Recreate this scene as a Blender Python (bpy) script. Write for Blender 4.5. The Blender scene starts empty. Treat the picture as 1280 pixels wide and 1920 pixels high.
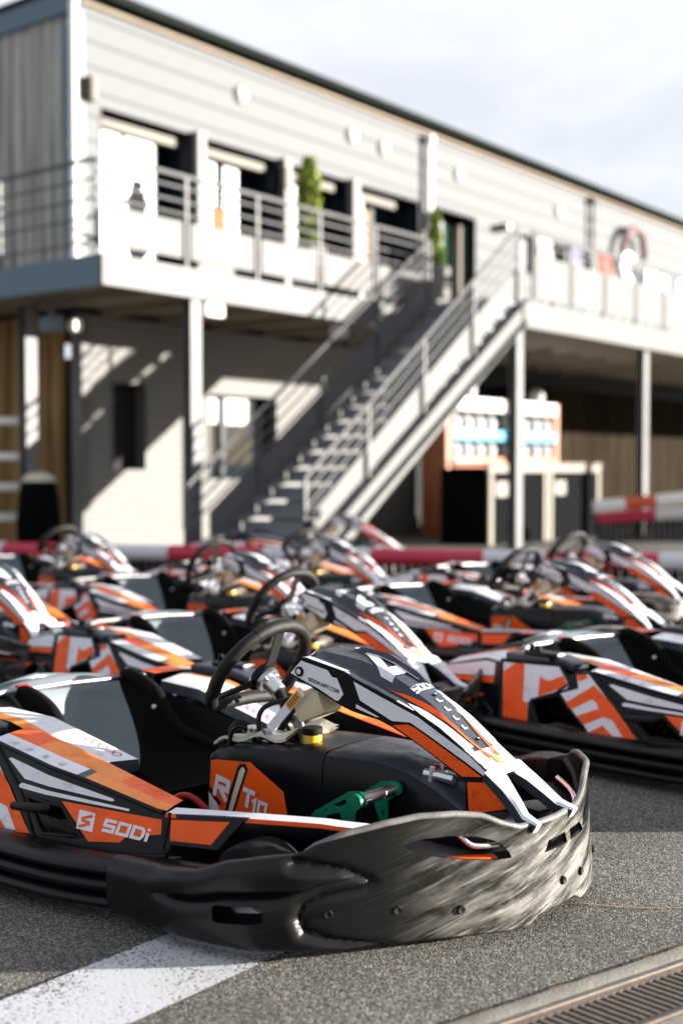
import bpy, bmesh, math, random
from mathutils import Vector, Matrix, noise
from mathutils.geometry import delaunay_2d_cdt, intersect_point_tri_2d

SC = bpy.context.scene
R = math.radians
# ------------------------------------------------------------------ camera
PITCH = math.atan(82 / 2300)
cam_d = bpy.data.cameras.new('camera')
cam_d.sensor_fit = 'VERTICAL'
cam_d.sensor_height = 36
cam_d.lens = 2300 / 1920 * 36
cam_d.clip_start = 0.05
cam_d.clip_end = 2000
cam_d.dof.use_dof = True
cam_d.dof.focus_distance = 3.2
cam_d.dof.aperture_fstop = 1.6
cam = bpy.data.objects.new('camera', cam_d)
SC.collection.objects.link(cam)
cam.location = (0, 0, 1.1)
cam.rotation_euler = (math.pi / 2 - PITCH, 0, 0)
SC.camera = cam
# ------------------------------------------------------------------ sun, sky
SUN_EL = R(8)
SUN_DIR = Vector((0.999, 0.02, 0)).normalized()          # horizontal direction towards the sun
sun_az = math.atan2(SUN_DIR.x, SUN_DIR.y)
sd = bpy.data.lights.new('sun', 'SUN')
sd.energy = 5.0
sd.angle = R(0.6)
sd.color = (1.0, 0.925, 0.83)
sun = bpy.data.objects.new('sun', sd)
SC.collection.objects.link(sun)
to_sun = Vector((SUN_DIR.x * math.cos(SUN_EL), SUN_DIR.y * math.cos(SUN_EL), math.sin(SUN_EL)))
sun.rotation_euler = to_sun.to_track_quat('Z', 'Y').to_euler()
sun.location = (8, 4, 8)

W = bpy.data.worlds.new('World')
SC.world = W
W.use_nodes = True
nt = W.node_tree
nt.nodes.clear()
out = nt.nodes.new('ShaderNodeOutputWorld')
bg = nt.nodes.new('ShaderNodeBackground')
sky = nt.nodes.new('ShaderNodeTexSky')
sky.sky_type = 'NISHITA'
sky.sun_disc = False
sky.sun_elevation = SUN_EL
sky.sun_rotation = sun_az
sky.altitude = 0
sky.air_density = 1.0
sky.dust_density = 0.6
sky.ozone_density = 1.2
tc = nt.nodes.new('ShaderNodeTexCoord')
mp = nt.nodes.new('ShaderNodeMapping')
mp.inputs['Scale'].default_value = (1.0, 1.0, 2.6)
mp.inputs['Location'].default_value = (0.35, 0.1, 0.2)
nz = nt.nodes.new('ShaderNodeTexNoise')
nz.inputs['Scale'].default_value = 3.4
nz.inputs['Detail'].default_value = 6
nz.inputs['Roughness'].default_value = 0.55
nz.inputs['Distortion'].default_value = 0.4
cr = nt.nodes.new('ShaderNodeValToRGB')
cr.color_ramp.elements[0].position = 0.36
cr.color_ramp.elements[0].color = (0.76, 0.76, 0.76, 1)
cr.color_ramp.elements[1].position = 0.56
cr.color_ramp.elements[1].color = (1, 1, 1, 1)
mx = nt.nodes.new('ShaderNodeMix')
mx.data_type = 'RGBA'
mx.inputs['B'].default_value = (7.7, 7.95, 8.6, 1)
L = nt.links.new
L(tc.outputs['Generated'], mp.inputs['Vector'])
L(mp.outputs['Vector'], nz.inputs['Vector'])
L(nz.outputs['Fac'], cr.inputs['Fac'])
# the bank of bright cloud fills the sky ahead; behind the camera and overhead it is clear
dt = nt.nodes.new('ShaderNodeVectorMath'); dt.operation = 'DOT_PRODUCT'
dt.inputs[1].default_value = (0.25, 0.95, -0.35)
cm = nt.nodes.new('ShaderNodeMapRange'); cm.interpolation_type = 'SMOOTHSTEP'
cm.inputs['From Min'].default_value = 0.10
cm.inputs['From Max'].default_value = 0.66
cm.inputs['To Min'].default_value = 0.60
cmul = nt.nodes.new('ShaderNodeMath'); cmul.operation = 'MULTIPLY'
L(tc.outputs['Generated'], dt.inputs[0])
L(dt.outputs['Value'], cm.inputs['Value'])
L(cm.outputs['Result'], cmul.inputs[0])
L(cr.outputs['Color'], cmul.inputs[1])
L(cmul.outputs[0], mx.inputs['Factor'])
L(sky.outputs['Color'], mx.inputs['A'])
L(mx.outputs['Result'], bg.inputs['Color'])
bg.inputs['Strength'].default_value = 0.0335
L(bg.outputs['Background'], out.inputs['Surface'])

SC.view_settings.view_transform = 'Standard'
SC.view_settings.look = 'None'
SC.view_settings.exposure = 2.0
SC.view_settings.gamma = 1.0

# ------------------------------------------------------------------ materials
MATS = {}


def mat(name, col, rough=0.5, metal=0.0, bump=0.0, bscale=200.0, var=0.0, vscale=6.0, coat=0.0,
        emit=None, trans=0.0, alpha=None, spec=0.5, rvar=0.0, grime=0.0):
    m = bpy.data.materials.new(name)
    m.use_nodes = True
    n = m.node_tree
    b = n.nodes['Principled BSDF']
    b.inputs['Base Color'].default_value = (*col, 1)
    b.inputs['Roughness'].default_value = rough
    b.inputs['Metallic'].default_value = metal
    b.inputs['Specular IOR Level'].default_value = spec
    if coat:
        b.inputs['Coat Weight'].default_value = coat
        b.inputs['Coat Roughness'].default_value = 0.08
    if trans:
        b.inputs['Transmission Weight'].default_value = trans
    if emit:
        b.inputs['Emission Color'].default_value = (*emit[:3], 1)
        b.inputs['Emission Strength'].default_value = emit[3]
    t = n.nodes.new('ShaderNodeTexCoord')
    if var or rvar:
        no = n.nodes.new('ShaderNodeTexNoise')
        no.inputs['Scale'].default_value = vscale
        no.inputs['Detail'].default_value = 6
        n.links.new(t.outputs['Object'], no.inputs['Vector'])
        if var:
            r = n.nodes.new('ShaderNodeValToRGB')
            r.color_ramp.elements[0].position = 0.3
            r.color_ramp.elements[1].position = 0.7
            r.color_ramp.elements[0].color = (*[c * (1 - var) for c in col], 1)
            r.color_ramp.elements[1].color = (*[min(1, c * (1 + var)) for c in col], 1)
            n.links.new(no.outputs['Fac'], r.inputs['Fac'])
            n.links.new(r.outputs['Color'], b.inputs['Base Color'])
        if rvar:
            mr = n.nodes.new('ShaderNodeMapRange')
            mr.inputs['From Min'].default_value = 0.3
            mr.inputs['From Max'].default_value = 0.7
            mr.inputs['To Min'].default_value = max(0.03, rough - rvar)
            mr.inputs['To Max'].default_value = min(1, rough + rvar)
            n.links.new(no.outputs['Fac'], mr.inputs['Value'])
            n.links.new(mr.outputs['Result'], b.inputs['Roughness'])
    if bump:
        nb = n.nodes.new('ShaderNodeTexNoise')
        nb.inputs['Scale'].default_value = bscale
        nb.inputs['Detail'].default_value = 3
        n.links.new(t.outputs['Object'], nb.inputs['Vector'])
        bp = n.nodes.new('ShaderNodeBump')
        bp.inputs['Strength'].default_value = bump
        bp.inputs['Distance'].default_value = 0.002
        n.links.new(nb.outputs['Fac'], bp.inputs['Height'])
        n.links.new(bp.outputs['Normal'], b.inputs['Normal'])
    if grime:
        ng = n.nodes.new('ShaderNodeTexNoise'); ng.inputs['Scale'].default_value = 16; ng.inputs['Detail'].default_value = 9; ng.inputs['Roughness'].default_value = .72
        oi = n.nodes.new('ShaderNodeObjectInfo')
        va = n.nodes.new('ShaderNodeVectorMath'); va.operation = 'MULTIPLY_ADD'; va.inputs[1].default_value = (1, 1, 2.2)
        n.links.new(t.outputs['Object'], va.inputs[0]); n.links.new(oi.outputs['Random'], va.inputs[2])
        n.links.new(va.outputs[0], ng.inputs['Vector'])
        rg_ = n.nodes.new('ShaderNodeValToRGB')
        e_ = rg_.color_ramp.elements
        e_[0].position = .30; e_[0].color = (1 - grime * 1.6,) * 3 + (1,)
        e_[1].position = .46; e_[1].color = (1, 1, 1, 1)
        n.links.new(ng.outputs['Fac'], rg_.inputs['Fac'])
        mg = n.nodes.new('ShaderNodeMix'); mg.data_type = 'RGBA'; mg.blend_type = 'MULTIPLY'; mg.inputs['Factor'].default_value = 1
        lk_ = [l for l in n.links if l.to_socket == b.inputs['Base Color']]
        if lk_: n.links.new(lk_[0].from_socket, mg.inputs['A'])
        else: mg.inputs['A'].default_value = (*col, 1)
        n.links.new(rg_.outputs['Color'], mg.inputs['B'])
        n.links.new(mg.outputs['Result'], b.inputs['Base Color'])
        mq = n.nodes.new('ShaderNodeMapRange'); mq.inputs['From Min'].default_value = .3; mq.inputs['From Max'].default_value = .6
        mq.inputs['To Min'].default_value = min(1, rough + .35); mq.inputs['To Max'].default_value = rough
        n.links.new(ng.outputs['Fac'], mq.inputs['Value']); n.links.new(mq.outputs['Result'], b.inputs['Roughness'])
    MATS[name] = m
    return m


mat('black_plastic', (0.004, 0.004, 0.005), 0.34, spec=0.28, bump=0.25, bscale=260, rvar=0.12, vscale=9)
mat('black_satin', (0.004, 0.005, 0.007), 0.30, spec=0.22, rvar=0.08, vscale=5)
mat('black_matte', (0.004, 0.004, 0.005), 0.7, spec=0.25)
mat('fabric_black', (0.006, 0.0055, 0.005), 0.95, bump=1.0, bscale=500, spec=0.1)
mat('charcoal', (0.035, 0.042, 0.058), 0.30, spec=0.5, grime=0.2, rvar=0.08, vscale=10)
mat('orange', (0.97, 0.108, 0.008), 0.30, var=0.05, vscale=8, spec=0.3, grime=0.22)
mat('orange_light', (0.95, 0.25, 0.025), 0.30, var=0.08, vscale=8, spec=0.35, grime=0.2)
mat('white', (0.80, 0.80, 0.86), 0.30, spec=0.35, var=0.03, vscale=9, grime=0.22)
mat('seat_grey', (0.15, 0.18, 0.20), 0.34, bump=0.15, bscale=300, rvar=0.06, vscale=4)
mat('rim_rubber', (0.007, 0.0065, 0.006), 0.5, spec=0.3, bump=0.6, bscale=700)
mat('alu', (0.70, 0.70, 0.72), 0.3, metal=1.0, bump=0.15, bscale=150)
mat('steel_dark', (0.16, 0.16, 0.17), 0.38, metal=0.9)
mat('rim_worn', (.13, .128, .122), .32, bump=.4, bscale=180, var=.45, vscale=14, spec=.4)
mat('visor', (.38, .42, .46), .15)
mat('tube_steel', (.40, .40, .41), .45, metal=.7)
mat('cream', (0.72, 0.62, 0.42), 0.35, spec=0.5)
mat('cloth', (0.62, 0.56, 0.46), 0.8, bump=0.5, bscale=90)
mat('green', (0.0, 0.16, 0.085), 0.35)
mat('red', (0.45, 0.012, 0.012), 0.4)
mat('label', (0.72, 0.34, 0.03), 0.45)
mat('fluid', (0.75, 0.42, 0.02), 0.15)
mat('tyre', (0.006, 0.006, 0.007), 0.8, spec=0.2, bump=0.5, bscale=120)
mat('carbon', (0.05, 0.052, 0.056), 0.3)
mat('grey_print', (0.33, 0.35, 0.40), 0.4)


def scuffed():
    m = bpy.data.materials.new('scuffed_plastic')
    m.use_nodes = True
    n = m.node_tree
    b = n.nodes['Principled BSDF']
    N = n.nodes.new
    K = n.links.new
    t = N('ShaderNodeTexCoord')
    sx = N('ShaderNodeSeparateXYZ')
    K(t.outputs['Object'], sx.inputs[0])

    def math_(op, a, b_=None, c=None):
        q = N('ShaderNodeMath'); q.operation = op
        for i, v in enumerate((a, b_, c)):
            if v is None: continue
            if isinstance(v, (int, float)): q.inputs[i].default_value = v
            else: K(v, q.inputs[i])
        return q.outputs[0]

    def rng(v, a, b_, c=0.0, d=1.0):
        q = N('ShaderNodeMapRange'); q.interpolation_type = 'SMOOTHSTEP'
        for i, w in ((1, a), (2, b_), (3, c), (4, d)): q.inputs[i].default_value = w
        K(v, q.inputs[0]); return q.outputs[0]
    # arc position round the nose and height: scratches run along the rubbing strip
    arc = math_('MULTIPLY', math_('ARCTAN2', sx.outputs['Y'], math_('SUBTRACT', sx.outputs['X'], 0.25)), 0.62)
    cv = N('ShaderNodeCombineXYZ'); oi = N('ShaderNodeObjectInfo'); K(math_('MULTIPLY_ADD', oi.outputs['Random'], 5.0, arc), cv.inputs[0]); K(sx.outputs['Z'], cv.inputs[1])

    def streak(rot, sc, detail, dist):
        p = N('ShaderNodeMapping'); p.inputs['Rotation'].default_value = (0, 0, R(rot)); K(cv.outputs[0], p.inputs['Vector'])
        q = N('ShaderNodeMapping'); q.inputs['Scale'].default_value = (*sc, 1); K(p.outputs[0], q.inputs['Vector'])
        z = N('ShaderNodeTexNoise'); z.inputs['Scale'].default_value = 1; z.inputs['Detail'].default_value = detail
        z.inputs['Roughness'].default_value = 0.6; z.inputs['Distortion'].default_value = dist
        K(q.outputs[0], z.inputs['Vector'])
        return z.outputs['Fac']
    n1 = streak(-19, (9, 150), 5, .08)
    n2 = streak(34, (14, 420), 3, .1)
    n3 = streak(-16, (6, 30), 5, .35)
    n4 = streak(-50, (20, 500), 2, .1)
    M_ = math_('MULTIPLY', rng(sx.outputs['X'], .77, .94), rng(sx.outputs['Z'], .17, .27, 1.0, .50))
    v = math_('MULTIPLY_ADD', n1, 1.15, math_('MULTIPLY_ADD', n3, 1.0, math_('MULTIPLY', n2, .55)))
    v = math_('MULTIPLY_ADD', n4, .35, v)
    v = math_('MULTIPLY_ADD', M_, .62, v)                      # noise sum is about 1.52 on average
    MM = math_('MULTIPLY_ADD', M_, .95, .03)
    f = math_('MULTIPLY', math_('MULTIPLY', M_, rng(n3, .36, .70)), .50)
    f = math_('MULTIPLY_ADD', math_('MULTIPLY', MM, rng(n1, .52, .70)), .50, f)
    f = math_('MULTIPLY_ADD', math_('MULTIPLY', MM, rng(n2, .60, .72)), .26, f)
    f = math_('MULTIPLY_ADD', math_('MULTIPLY', MM, rng(n4, .62, .74)), .22, f)
    mxc = N('ShaderNodeMix'); mxc.data_type = 'RGBA'
    mxc.inputs['A'].default_value = (0.006, 0.006, 0.006, 1)
    mxc.inputs['B'].default_value = (0.36, 0.345, 0.315, 1)
    K(f, mxc.inputs['Factor'])
    K(mxc.outputs['Result'], b.inputs['Base Color'])
    K(rng(f, 0, 1, .27, .45), b.inputs['Roughness'])
    b.inputs['Specular IOR Level'].default_value = 0.3
    bp = N('ShaderNodeBump')
    bp.inputs['Strength'].default_value = 0.3
    bp.inputs['Distance'].default_value = 0.0015
    K(v, bp.inputs['Height'])
    K(bp.outputs['Normal'], b.inputs['Normal'])
    MATS['scuffed'] = m


scuffed()
# ------------------------------------------------------------------ mesh helpers


def V(*a):
    return Vector(a)


class MB:
    """collects geometry; build() links it as one mesh object"""

    def __init__(s, *mats):
        s.v = []; s.f = []; s.mi = []; s.mats = list(mats)

    def slot(s, m):
        if m is None:
            return 0
        if m not in s.mats:
            s.mats.append(m)
        return s.mats.index(m)

    def add(s, vs, fs, m=None, M=None):
        k = s.slot(m); o = len(s.v)
        s.v += [(M @ Vector(p)) if M else Vector(p) for p in vs]
        for f in fs:
            s.f.append([i + o for i in f]); s.mi.append(k)

    def box(s, c, sz, m=None, rot=None, bev=0.0, M=None):
        x, y, z = [q / 2 for q in sz]
        T = Matrix.Translation(Vector(c)) @ (rot.to_matrix().to_4x4() if rot else Matrix.Identity(4))
        if M:
            T = M @ T
        if bev <= 0:
            vs = [(-x, -y, -z), (x, -y, -z), (x, y, -z), (-x, y, -z), (-x, -y, z), (x, -y, z), (x, y, z), (-x, y, z)]
            fs = [(0, 3, 2, 1), (4, 5, 6, 7), (0, 1, 5, 4), (1, 2, 6, 5), (2, 3, 7, 6), (3, 0, 4, 7)]
            s.add(vs, fs, m, T)
        else:
            b = bmesh.new()
            bmesh.ops.create_cube(b, size=1)
            for v in b.verts:
                v.co = Vector((v.co.x * sz[0], v.co.y * sz[1], v.co.z * sz[2]))
            bmesh.ops.bevel(b, geom=list(b.edges), offset=bev, segments=2, affect='EDGES', profile=0.6)
            s.bm(b, m, T)
            b.free()

    def bm(s, b, m=None, T=None):
        b.verts.ensure_lookup_table()
        b.verts.index_update()
        s.add([v.co.copy() for v in b.verts], [[v.index for v in f.verts] for f in b.faces], m, T)

    def tube(s, pts, r, seg=10, m=None, cap=True, M=None, closed=False):
        pts = [Vector(p) for p in pts]
        n = len(pts)
        rs = r if isinstance(r, (list, tuple)) else [r] * n
        vs = []; fs = []
        up = None
        for i in range(n):
            if closed:
                d = pts[(i + 1) % n] - pts[i - 1]
            else:
                d = pts[min(i + 1, n - 1)] - pts[max(i - 1, 0)]
            d.normalize()
            if up is None:
                up = Vector((0, 0, 1)) if abs(d.z) < 0.9 else Vector((1, 0, 0))
            a = d.cross(up).normalized(); b = a.cross(d).normalized(); up = b
            for k in range(seg):
                t = 2 * math.pi * k / seg
                vs.append(pts[i] + (a * math.cos(t) + b * math.sin(t)) * rs[i])
        rng = n if closed else n - 1
        for i in range(rng):
            j = (i + 1) % n
            for k in range(seg):
                l = (k + 1) % seg
                fs.append((i * seg + k, i * seg + l, j * seg + l, j * seg + k))
        if cap and not closed:
            fs.append(tuple(range(seg - 1, -1, -1)))
            fs.append(tuple((n - 1) * seg + k for k in range(seg)))
        s.add(vs, fs, m, M)

    def bar(s, a, b, w, h, m=None, up=(0, 0, 1), bev=0, M=None):
        a = Vector(a); b = Vector(b)
        d = (b - a); ln = d.length; d.normalize()
        u = Vector(up)
        if abs(d.dot(u)) > 0.98:
            u = Vector((1, 0, 0))
        y = u.cross(d).normalized(); z = d.cross(y)
        T = Matrix(((d.x, y.x, z.x, (a.x + b.x) / 2), (d.y, y.y, z.y, (a.y + b.y) / 2), (d.z, y.z, z.z, (a.z + b.z) / 2), (0, 0, 0, 1)))
        s.box((0, 0, 0), (ln, w, h), m, None, bev, (M @ T) if M else T)

    def lathe(s, prof, seg=24, m=None, M=None, mats=None):
        """prof: [(r, z)...] about local z"""
        vs = []; n = len(prof)
        for (r, z) in prof:
            for k in range(seg):
                t = 2 * math.pi * k / seg
                vs.append((r * math.cos(t), r * math.sin(t), z))
        for i in range(n - 1):
            fs = []
            for k in range(seg):
                l = (k + 1) % seg
                fs.append((k, l, seg + l, seg + k))
            s.add(vs[i * seg:(i + 2) * seg], fs, mats[i] if mats else m, M)

    def grid(s, rows, m=None, mfun=None, closeu=False, M=None, flip=False):
        R_ = len(rows); C_ = len(rows[0])
        vs = [p for r in rows for p in r]
        groups = {}
        for i in range(R_ - 1):
            for j in range(C_ if closeu else C_ - 1):
                k = (j + 1) % C_
                f = (i * C_ + j, i * C_ + k, (i + 1) * C_ + k, (i + 1) * C_ + j)
                if flip:
                    f = f[::-1]
                mm = mfun(i, j) if mfun else m
                groups.setdefault(mm, []).append(f)
        o = len(s.v)
        s.v += [(M @ Vector(p)) if M else Vector(p) for p in vs]
        for mm, fs in groups.items():
            k = s.slot(mm)
            for f in fs:
                s.f.append([i + o for i in f]); s.mi.append(k)

    def build(s, name, parent=None, sharp=38, smooth=True, weld=True):
        me = bpy.data.meshes.new(name)
        me.from_pydata(s.v, [], s.f)
        for m in s.mats:
            me.materials.append(MATS[m])
        me.polygons.foreach_set('material_index', s.mi)
        if weld:
            b = bmesh.new(); b.from_mesh(me)
            bmesh.ops.remove_doubles(b, verts=b.verts, dist=1e-5)
            b.to_mesh(me); b.free()
        if smooth:
            me.polygons.foreach_set('use_smooth', [True] * len(me.polygons))
            me.set_sharp_from_angle(angle=R(sharp))
        me.update()
        o = bpy.data.objects.new(name, me)
        SC.collection.objects.link(o)
        if parent:
            o.parent = parent
        return o


def in_poly(x, y, P):
    c = False; n = len(P); j = n - 1
    for i in range(n):
        xi, yi = P[i]; xj, yj = P[j]
        if (yi > y) != (yj > y) and x < (xj - xi) * (y - yi) / (yj - yi) + xi:
            c = not c
        j = i
    return c


def densify(P, d, closed=True):
    o = []
    n = len(P)
    for i in range(n if closed else n - 1):
        a = Vector(P[i]); b = Vector(P[(i + 1) % n])
        k = max(1, int((b - a).length / d))
        for q in range(k):
            o.append(tuple(a.lerp(b, q / k)))
    if not closed:
        o.append(tuple(P[-1]))
    return o


def patch(mb, loop, f3, holes=(), th=0.0, inn=None, res=0.05, m=None, edge_m=None):
    """2D outline mapped on a surface f3(x,z); th > 0 gives it thickness towards inn"""
    loops = [densify(loop, res)] + [densify(h, res) for h in holes]
    vs = []; es = []
    for lp in loops:
        o = len(vs); vs += [Vector(p) for p in lp]
        es += [(o + i, o + (i + 1) % len(lp)) for i in range(len(lp))]
    xs = [p[0] for p in loop]; ys = [p[1] for p in loop]
    x = min(xs) + res / 2
    while x < max(xs):
        y = min(ys) + res / 2
        while y < max(ys):
            if in_poly(x, y, loop) and not any(in_poly(x, y, h) for h in holes):
                dmin = min((Vector((x, y)) - v).length for v in vs[:len(loops[0])])
                if dmin > res * 0.3:
                    vs.append(Vector((x, y)))
            y += res
        x += res
    r = delaunay_2d_cdt(vs, es, [], 0, 1e-6)
    V2, _, F2 = r[0], r[1], r[2]
    F = []
    for f in F2:
        cx = sum(V2[i].x for i in f) / 3; cy = sum(V2[i].y for i in f) / 3
        if in_poly(cx, cy, loop) and not any(in_poly(cx, cy, h) for h in holes):
            F.append(tuple(f))
    top = [f3(v.x, v.y) for v in V2]
    mb.add(top, F, m)
    if th > 0:
        inn = Vector(inn)
        bot = [p + inn * th for p in top]
        mb.add(bot, [f[::-1] for f in F], edge_m or m)
        cnt = {}
        for f in F:
            for a, b in zip(f, f[1:] + f[:1]):
                cnt[(a, b)] = 1
        side = [(a, b) for (a, b) in cnt if (b, a) not in cnt]
        n = len(top)
        mb.add(top + bot, [(b, a, a + n, b + n) for a, b in side], edge_m or m)


def stroke(pts, w):
    """mitred strip outline of a 2D polyline, as quads (verts, faces)"""
    P = [Vector(p) for p in pts]
    n = len(P)
    closed = (P[0] - P[-1]).length < 1e-6
    if closed:
        P = P[:-1]; n -= 1
    vs = []
    for i in range(n):
        a = P[i - 1] if (i > 0 or closed) else None
        b = P[(i + 1) % n] if (i < n - 1 or closed) else None
        d1 = (P[i] - a).normalized() if a is not None else None
        d2 = (b - P[i]).normalized() if b is not None else None
        if d1 is None: d1 = d2
        if d2 is None: d2 = d1
        n1 = Vector((-d1.y, d1.x)); n2 = Vector((-d2.y, d2.x))
        mi = (n1 + n2)
        mi = mi.normalized() if mi.length > 1e-6 else n1
        k = w / 2 / max(0.4, mi.dot(n1))
        vs += [P[i] + mi * k, P[i] - mi * k]
    fs = []
    for i in range(n if closed else n - 1):
        j = (i + 1) % n
        fs.append((2 * i, 2 * i + 1, 2 * j + 1, 2 * j))
    return vs, fs


GLY = {  # unit-height techno letters, width about .9 (S O D I ...)
    'S': ([[(0.95, 0.9), (0.1, 0.9), (0.1, 0.5), (0.85, 0.5), (0.85, 0.1), (0.0, 0.1)]], 1.1),
    'O': ([[(0.1, 0.1), (0.9, 0.1), (0.9, 0.9), (0.1, 0.9), (0.1, 0.1)]], 1.15),
    'D': ([[(0.1, 0.1), (0.75, 0.1), (0.9, 0.3), (0.9, 0.7), (0.75, 0.9), (0.1, 0.9), (0.1, 0.1)]], 1.15),
    'i': ([[(0.1, 0.0), (0.1, 0.68)], [(0.1, 0.82), (0.1, 1.0)]], 0.4),
    'K': ([[(0.1, 0.0), (0.1, 1.0)], [(0.9, 1.0), (0.22, 0.5), (0.9, 0.0)]], 1.1),
    'A': ([[(0.05, 0.0), (0.45, 0.9), (0.85, 0.0)], [(0.25, 0.3), (0.65, 0.3)]], 1.0),
    'R': ([[(0.1, 0.0), (0.1, 0.9), (0.85, 0.9), (0.85, 0.5), (0.25, 0.5)], [(0.45, 0.42), (0.9, 0.0)]], 1.05),
    'T': ([[(0.0, 0.9), (0.9, 0.9)], [(0.45, 0.8), (0.45, 0.0)]], 1.0),
    'C': ([[(0.9, 0.9), (0.1, 0.9), (0.1, 0.1), (0.9, 0.1)]], 1.05),
    'M': ([[(0.1, 0.0), (0.1, 0.9), (0.5, 0.9), (0.9, 0.9), (0.9, 0.0)], [(0.5, 0.8), (0.5, 0.0)]], 1.15),
    'P': ([[(0.1, 0.0), (0.1, 0.9), (0.9, 0.9), (0.9, 0.45), (0.25, 0.45)]], 1.1),
    'E': ([[(0.9, 0.9), (0.1, 0.9), (0.1, 0.1), (0.9, 0.1)], [(0.2, 0.5), (0.8, 0.5)]], 1.05),
    '1': ([[(0.0, 0.72), (0.3, 0.9), (0.3, 0.0)]], 0.6),
    '0': ([[(0.1, 0.1), (0.8, 0.1), (0.8, 0.9), (0.1, 0.9), (0.1, 0.1)]], 1.0),
    '4': ([[(0.72, 0.0), (0.72, 0.95), (0.05, 0.3), (0.98, 0.3)]], 1.0),
    '2': ([[(0.05, 0.72), (0.2, 0.9), (0.75, 0.9), (0.88, 0.65), (0.1, 0.1), (0.95, 0.1)]], 1.0),
    '.': ([[(0.1, 0.0), (0.1, 0.2)]], 0.35),
    ' ': ([], 0.5),
}


def letters(mb, txt, org, ux, uy, h, f3, m, w=0.2, slant=0.2, wid=1.0):
    """letters in a 2D (x,z) space mapped by f3"""
    cx = 0.0
    ux = Vector(ux); uy = Vector(uy); org = Vector(org)
    for ch in txt:
        strokes, adv = GLY[ch]
        for st in strokes:
            dense = densify(st, 0.25, False)
            vs, fs = stroke(dense if st[0] != st[-1] else dense, w)
            P = []
            for p in vs:
                q = org + ux * ((cx + p.x + slant * p.y) * h * wid) + uy * (p.y * h)
                P.append(f3(q.x, q.y))
            mb.add(P, fs, m)
        cx += adv


def lerp_tab(x, xs, ys):
    if x <= xs[0]: return ys[0]
    for i in range(1, len(xs)):
        if x <= xs[i]:
            t = (x - xs[i - 1]) / (xs[i] - xs[i - 1])
            return ys[i - 1] + t * (ys[i] - ys[i - 1])
    return ys[-1]


def catmull(P, k):
    P = [Vector(p) for p in P]
    o = []
    for i in range(len(P) - 1):
        p0 = P[max(i - 1, 0)]; p1 = P[i]; p2 = P[i + 1]; p3 = P[min(i + 2, len(P) - 1)]
        for q in range(k):
            t = q / k
            o.append(0.5 * ((2 * p1) + (p2 - p0) * t + (2 * p0 - 5 * p1 + 4 * p2 - p3) * t * t + (3 * p1 - p0 - 3 * p2 + p3) * t ** 3))
    o.append(P[-1])
    return o


def sstep(a, b, x):
    t = min(1, max(0, (x - a) / (b - a)))
    return t * t * (3 - 2 * t)


def empty(name, loc=(0, 0, 0), rz=0.0, label=None, cat=None, group=None):
    o = bpy.data.objects.new(name, None)
    o.empty_display_size = 0.1
    SC.collection.objects.link(o)
    o.location = loc; o.rotation_euler = (0, 0, rz)
    tag(o, label, cat, group)
    return o


def tag(o, label=None, cat=None, group=None, kind=None):
    if label: o['label'] = label
    if cat: o['category'] = cat
    if group: o['group'] = group
    if kind: o['kind'] = kind
    return o


def copy_tree(o, parent=None):
    c = o.copy()
    SC.collection.objects.link(c)
    c.parent = parent
    for ch in list(o.children):
        copy_tree(ch, c)
    return c


# ------------------------------------------------------------------ go-kart (x forward, y left, z up; origin on the ground under the steering wheel)
AX = [-1.3, -.85, -.2, .15, .45, .7]
AY = [.60, .69, .665, .60, .53, .40]


def skin(sg, off=0.0):
    """outer side skin of the pod; sg -1 right, +1 left"""
    def f(x, z):
        return V(x, sg * (lerp_tab(x, AX, AY) - .28 * (z - .14) + off), z)
    return f


PC = [(.15, .715), (.27, .715), (.41, .705), (.53, .68), (.61, .64), (.69, .57), (.76, .48), (.83, .37), (.89, .26), (.935, .17), (.955, .08), (.96, 0)]


def plan_curve():
    """bumper plan curve as (arc length from the nose, point) right end to left end"""
    def wl(x, y):
        k = .024 * math.exp(-((y - .30) / .13) ** 2)       # the left corner has been pushed out a little
        return V(x + k * .8, y + k * .6)
    P = [V(x, -y) for x, y in PC] + [wl(x, y) for x, y in PC[-2::-1]]
    P = catmull([p.to_3d() for p in P], 6)
    s = [0.0]
    for a, b in zip(P, P[1:]):
        s.append(s[-1] + (b - a).length)
    mid = s[-1] / 2
    return [q - mid for q in s], P


PLS, PLP = plan_curve()


def on_plan(s):
    s = max(PLS[0], min(PLS[-1], s))
    for i in range(1, len(PLS)):
        if s <= PLS[i]:
            t = (s - PLS[i - 1]) / (PLS[i] - PLS[i - 1])
            p = PLP[i - 1].lerp(PLP[i], t)
            d = (PLP[min(i + 1, len(PLP) - 1)] - PLP[max(i - 2, 0)]).normalized()
            return p, V(d.y, -d.x, 0)          # outward normal
    return PLP[-1], V(0, 1, 0)


TOPS = [(0, .250), (.14, .254), (.2, .272), (.25, .294), (.32, .306), (.42, .313), (.5, .307), (.59, .293), (.66, .273), (.69, .256),
        (.72, .250), (.79, .242), (.87, .226), (.95, .195), (1.07, .180), (1.17, .174), (1.4, .166)]
BOTS = [(0, .036), (.085, .036), (.12, .018), (.24, .022), (.4, .030), (1.0, .030), (1.15, .034), (1.4, .036)]
PLATE = [(-.2, .4), (.705, .4), (.705, .236), (.66, .226), (.60, .215), (.545, .190), (.530, .176), (.545, .167), (.587, .162), (.648, .154),
         (.685, .134), (.693, .110), (.683, .080), (.624, .056), (.5, .034), (.4, .0), (-.2, .0)]


def seg_d(px, py, ax, ay, bx, by):
    vx, vy = bx - ax, by - ay
    t = max(0, min(1, ((px - ax) * vx + (py - ay) * vy) / (vx * vx + vy * vy)))
    return math.hypot(px - ax - t * vx, py - ay - t * vy)


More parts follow.
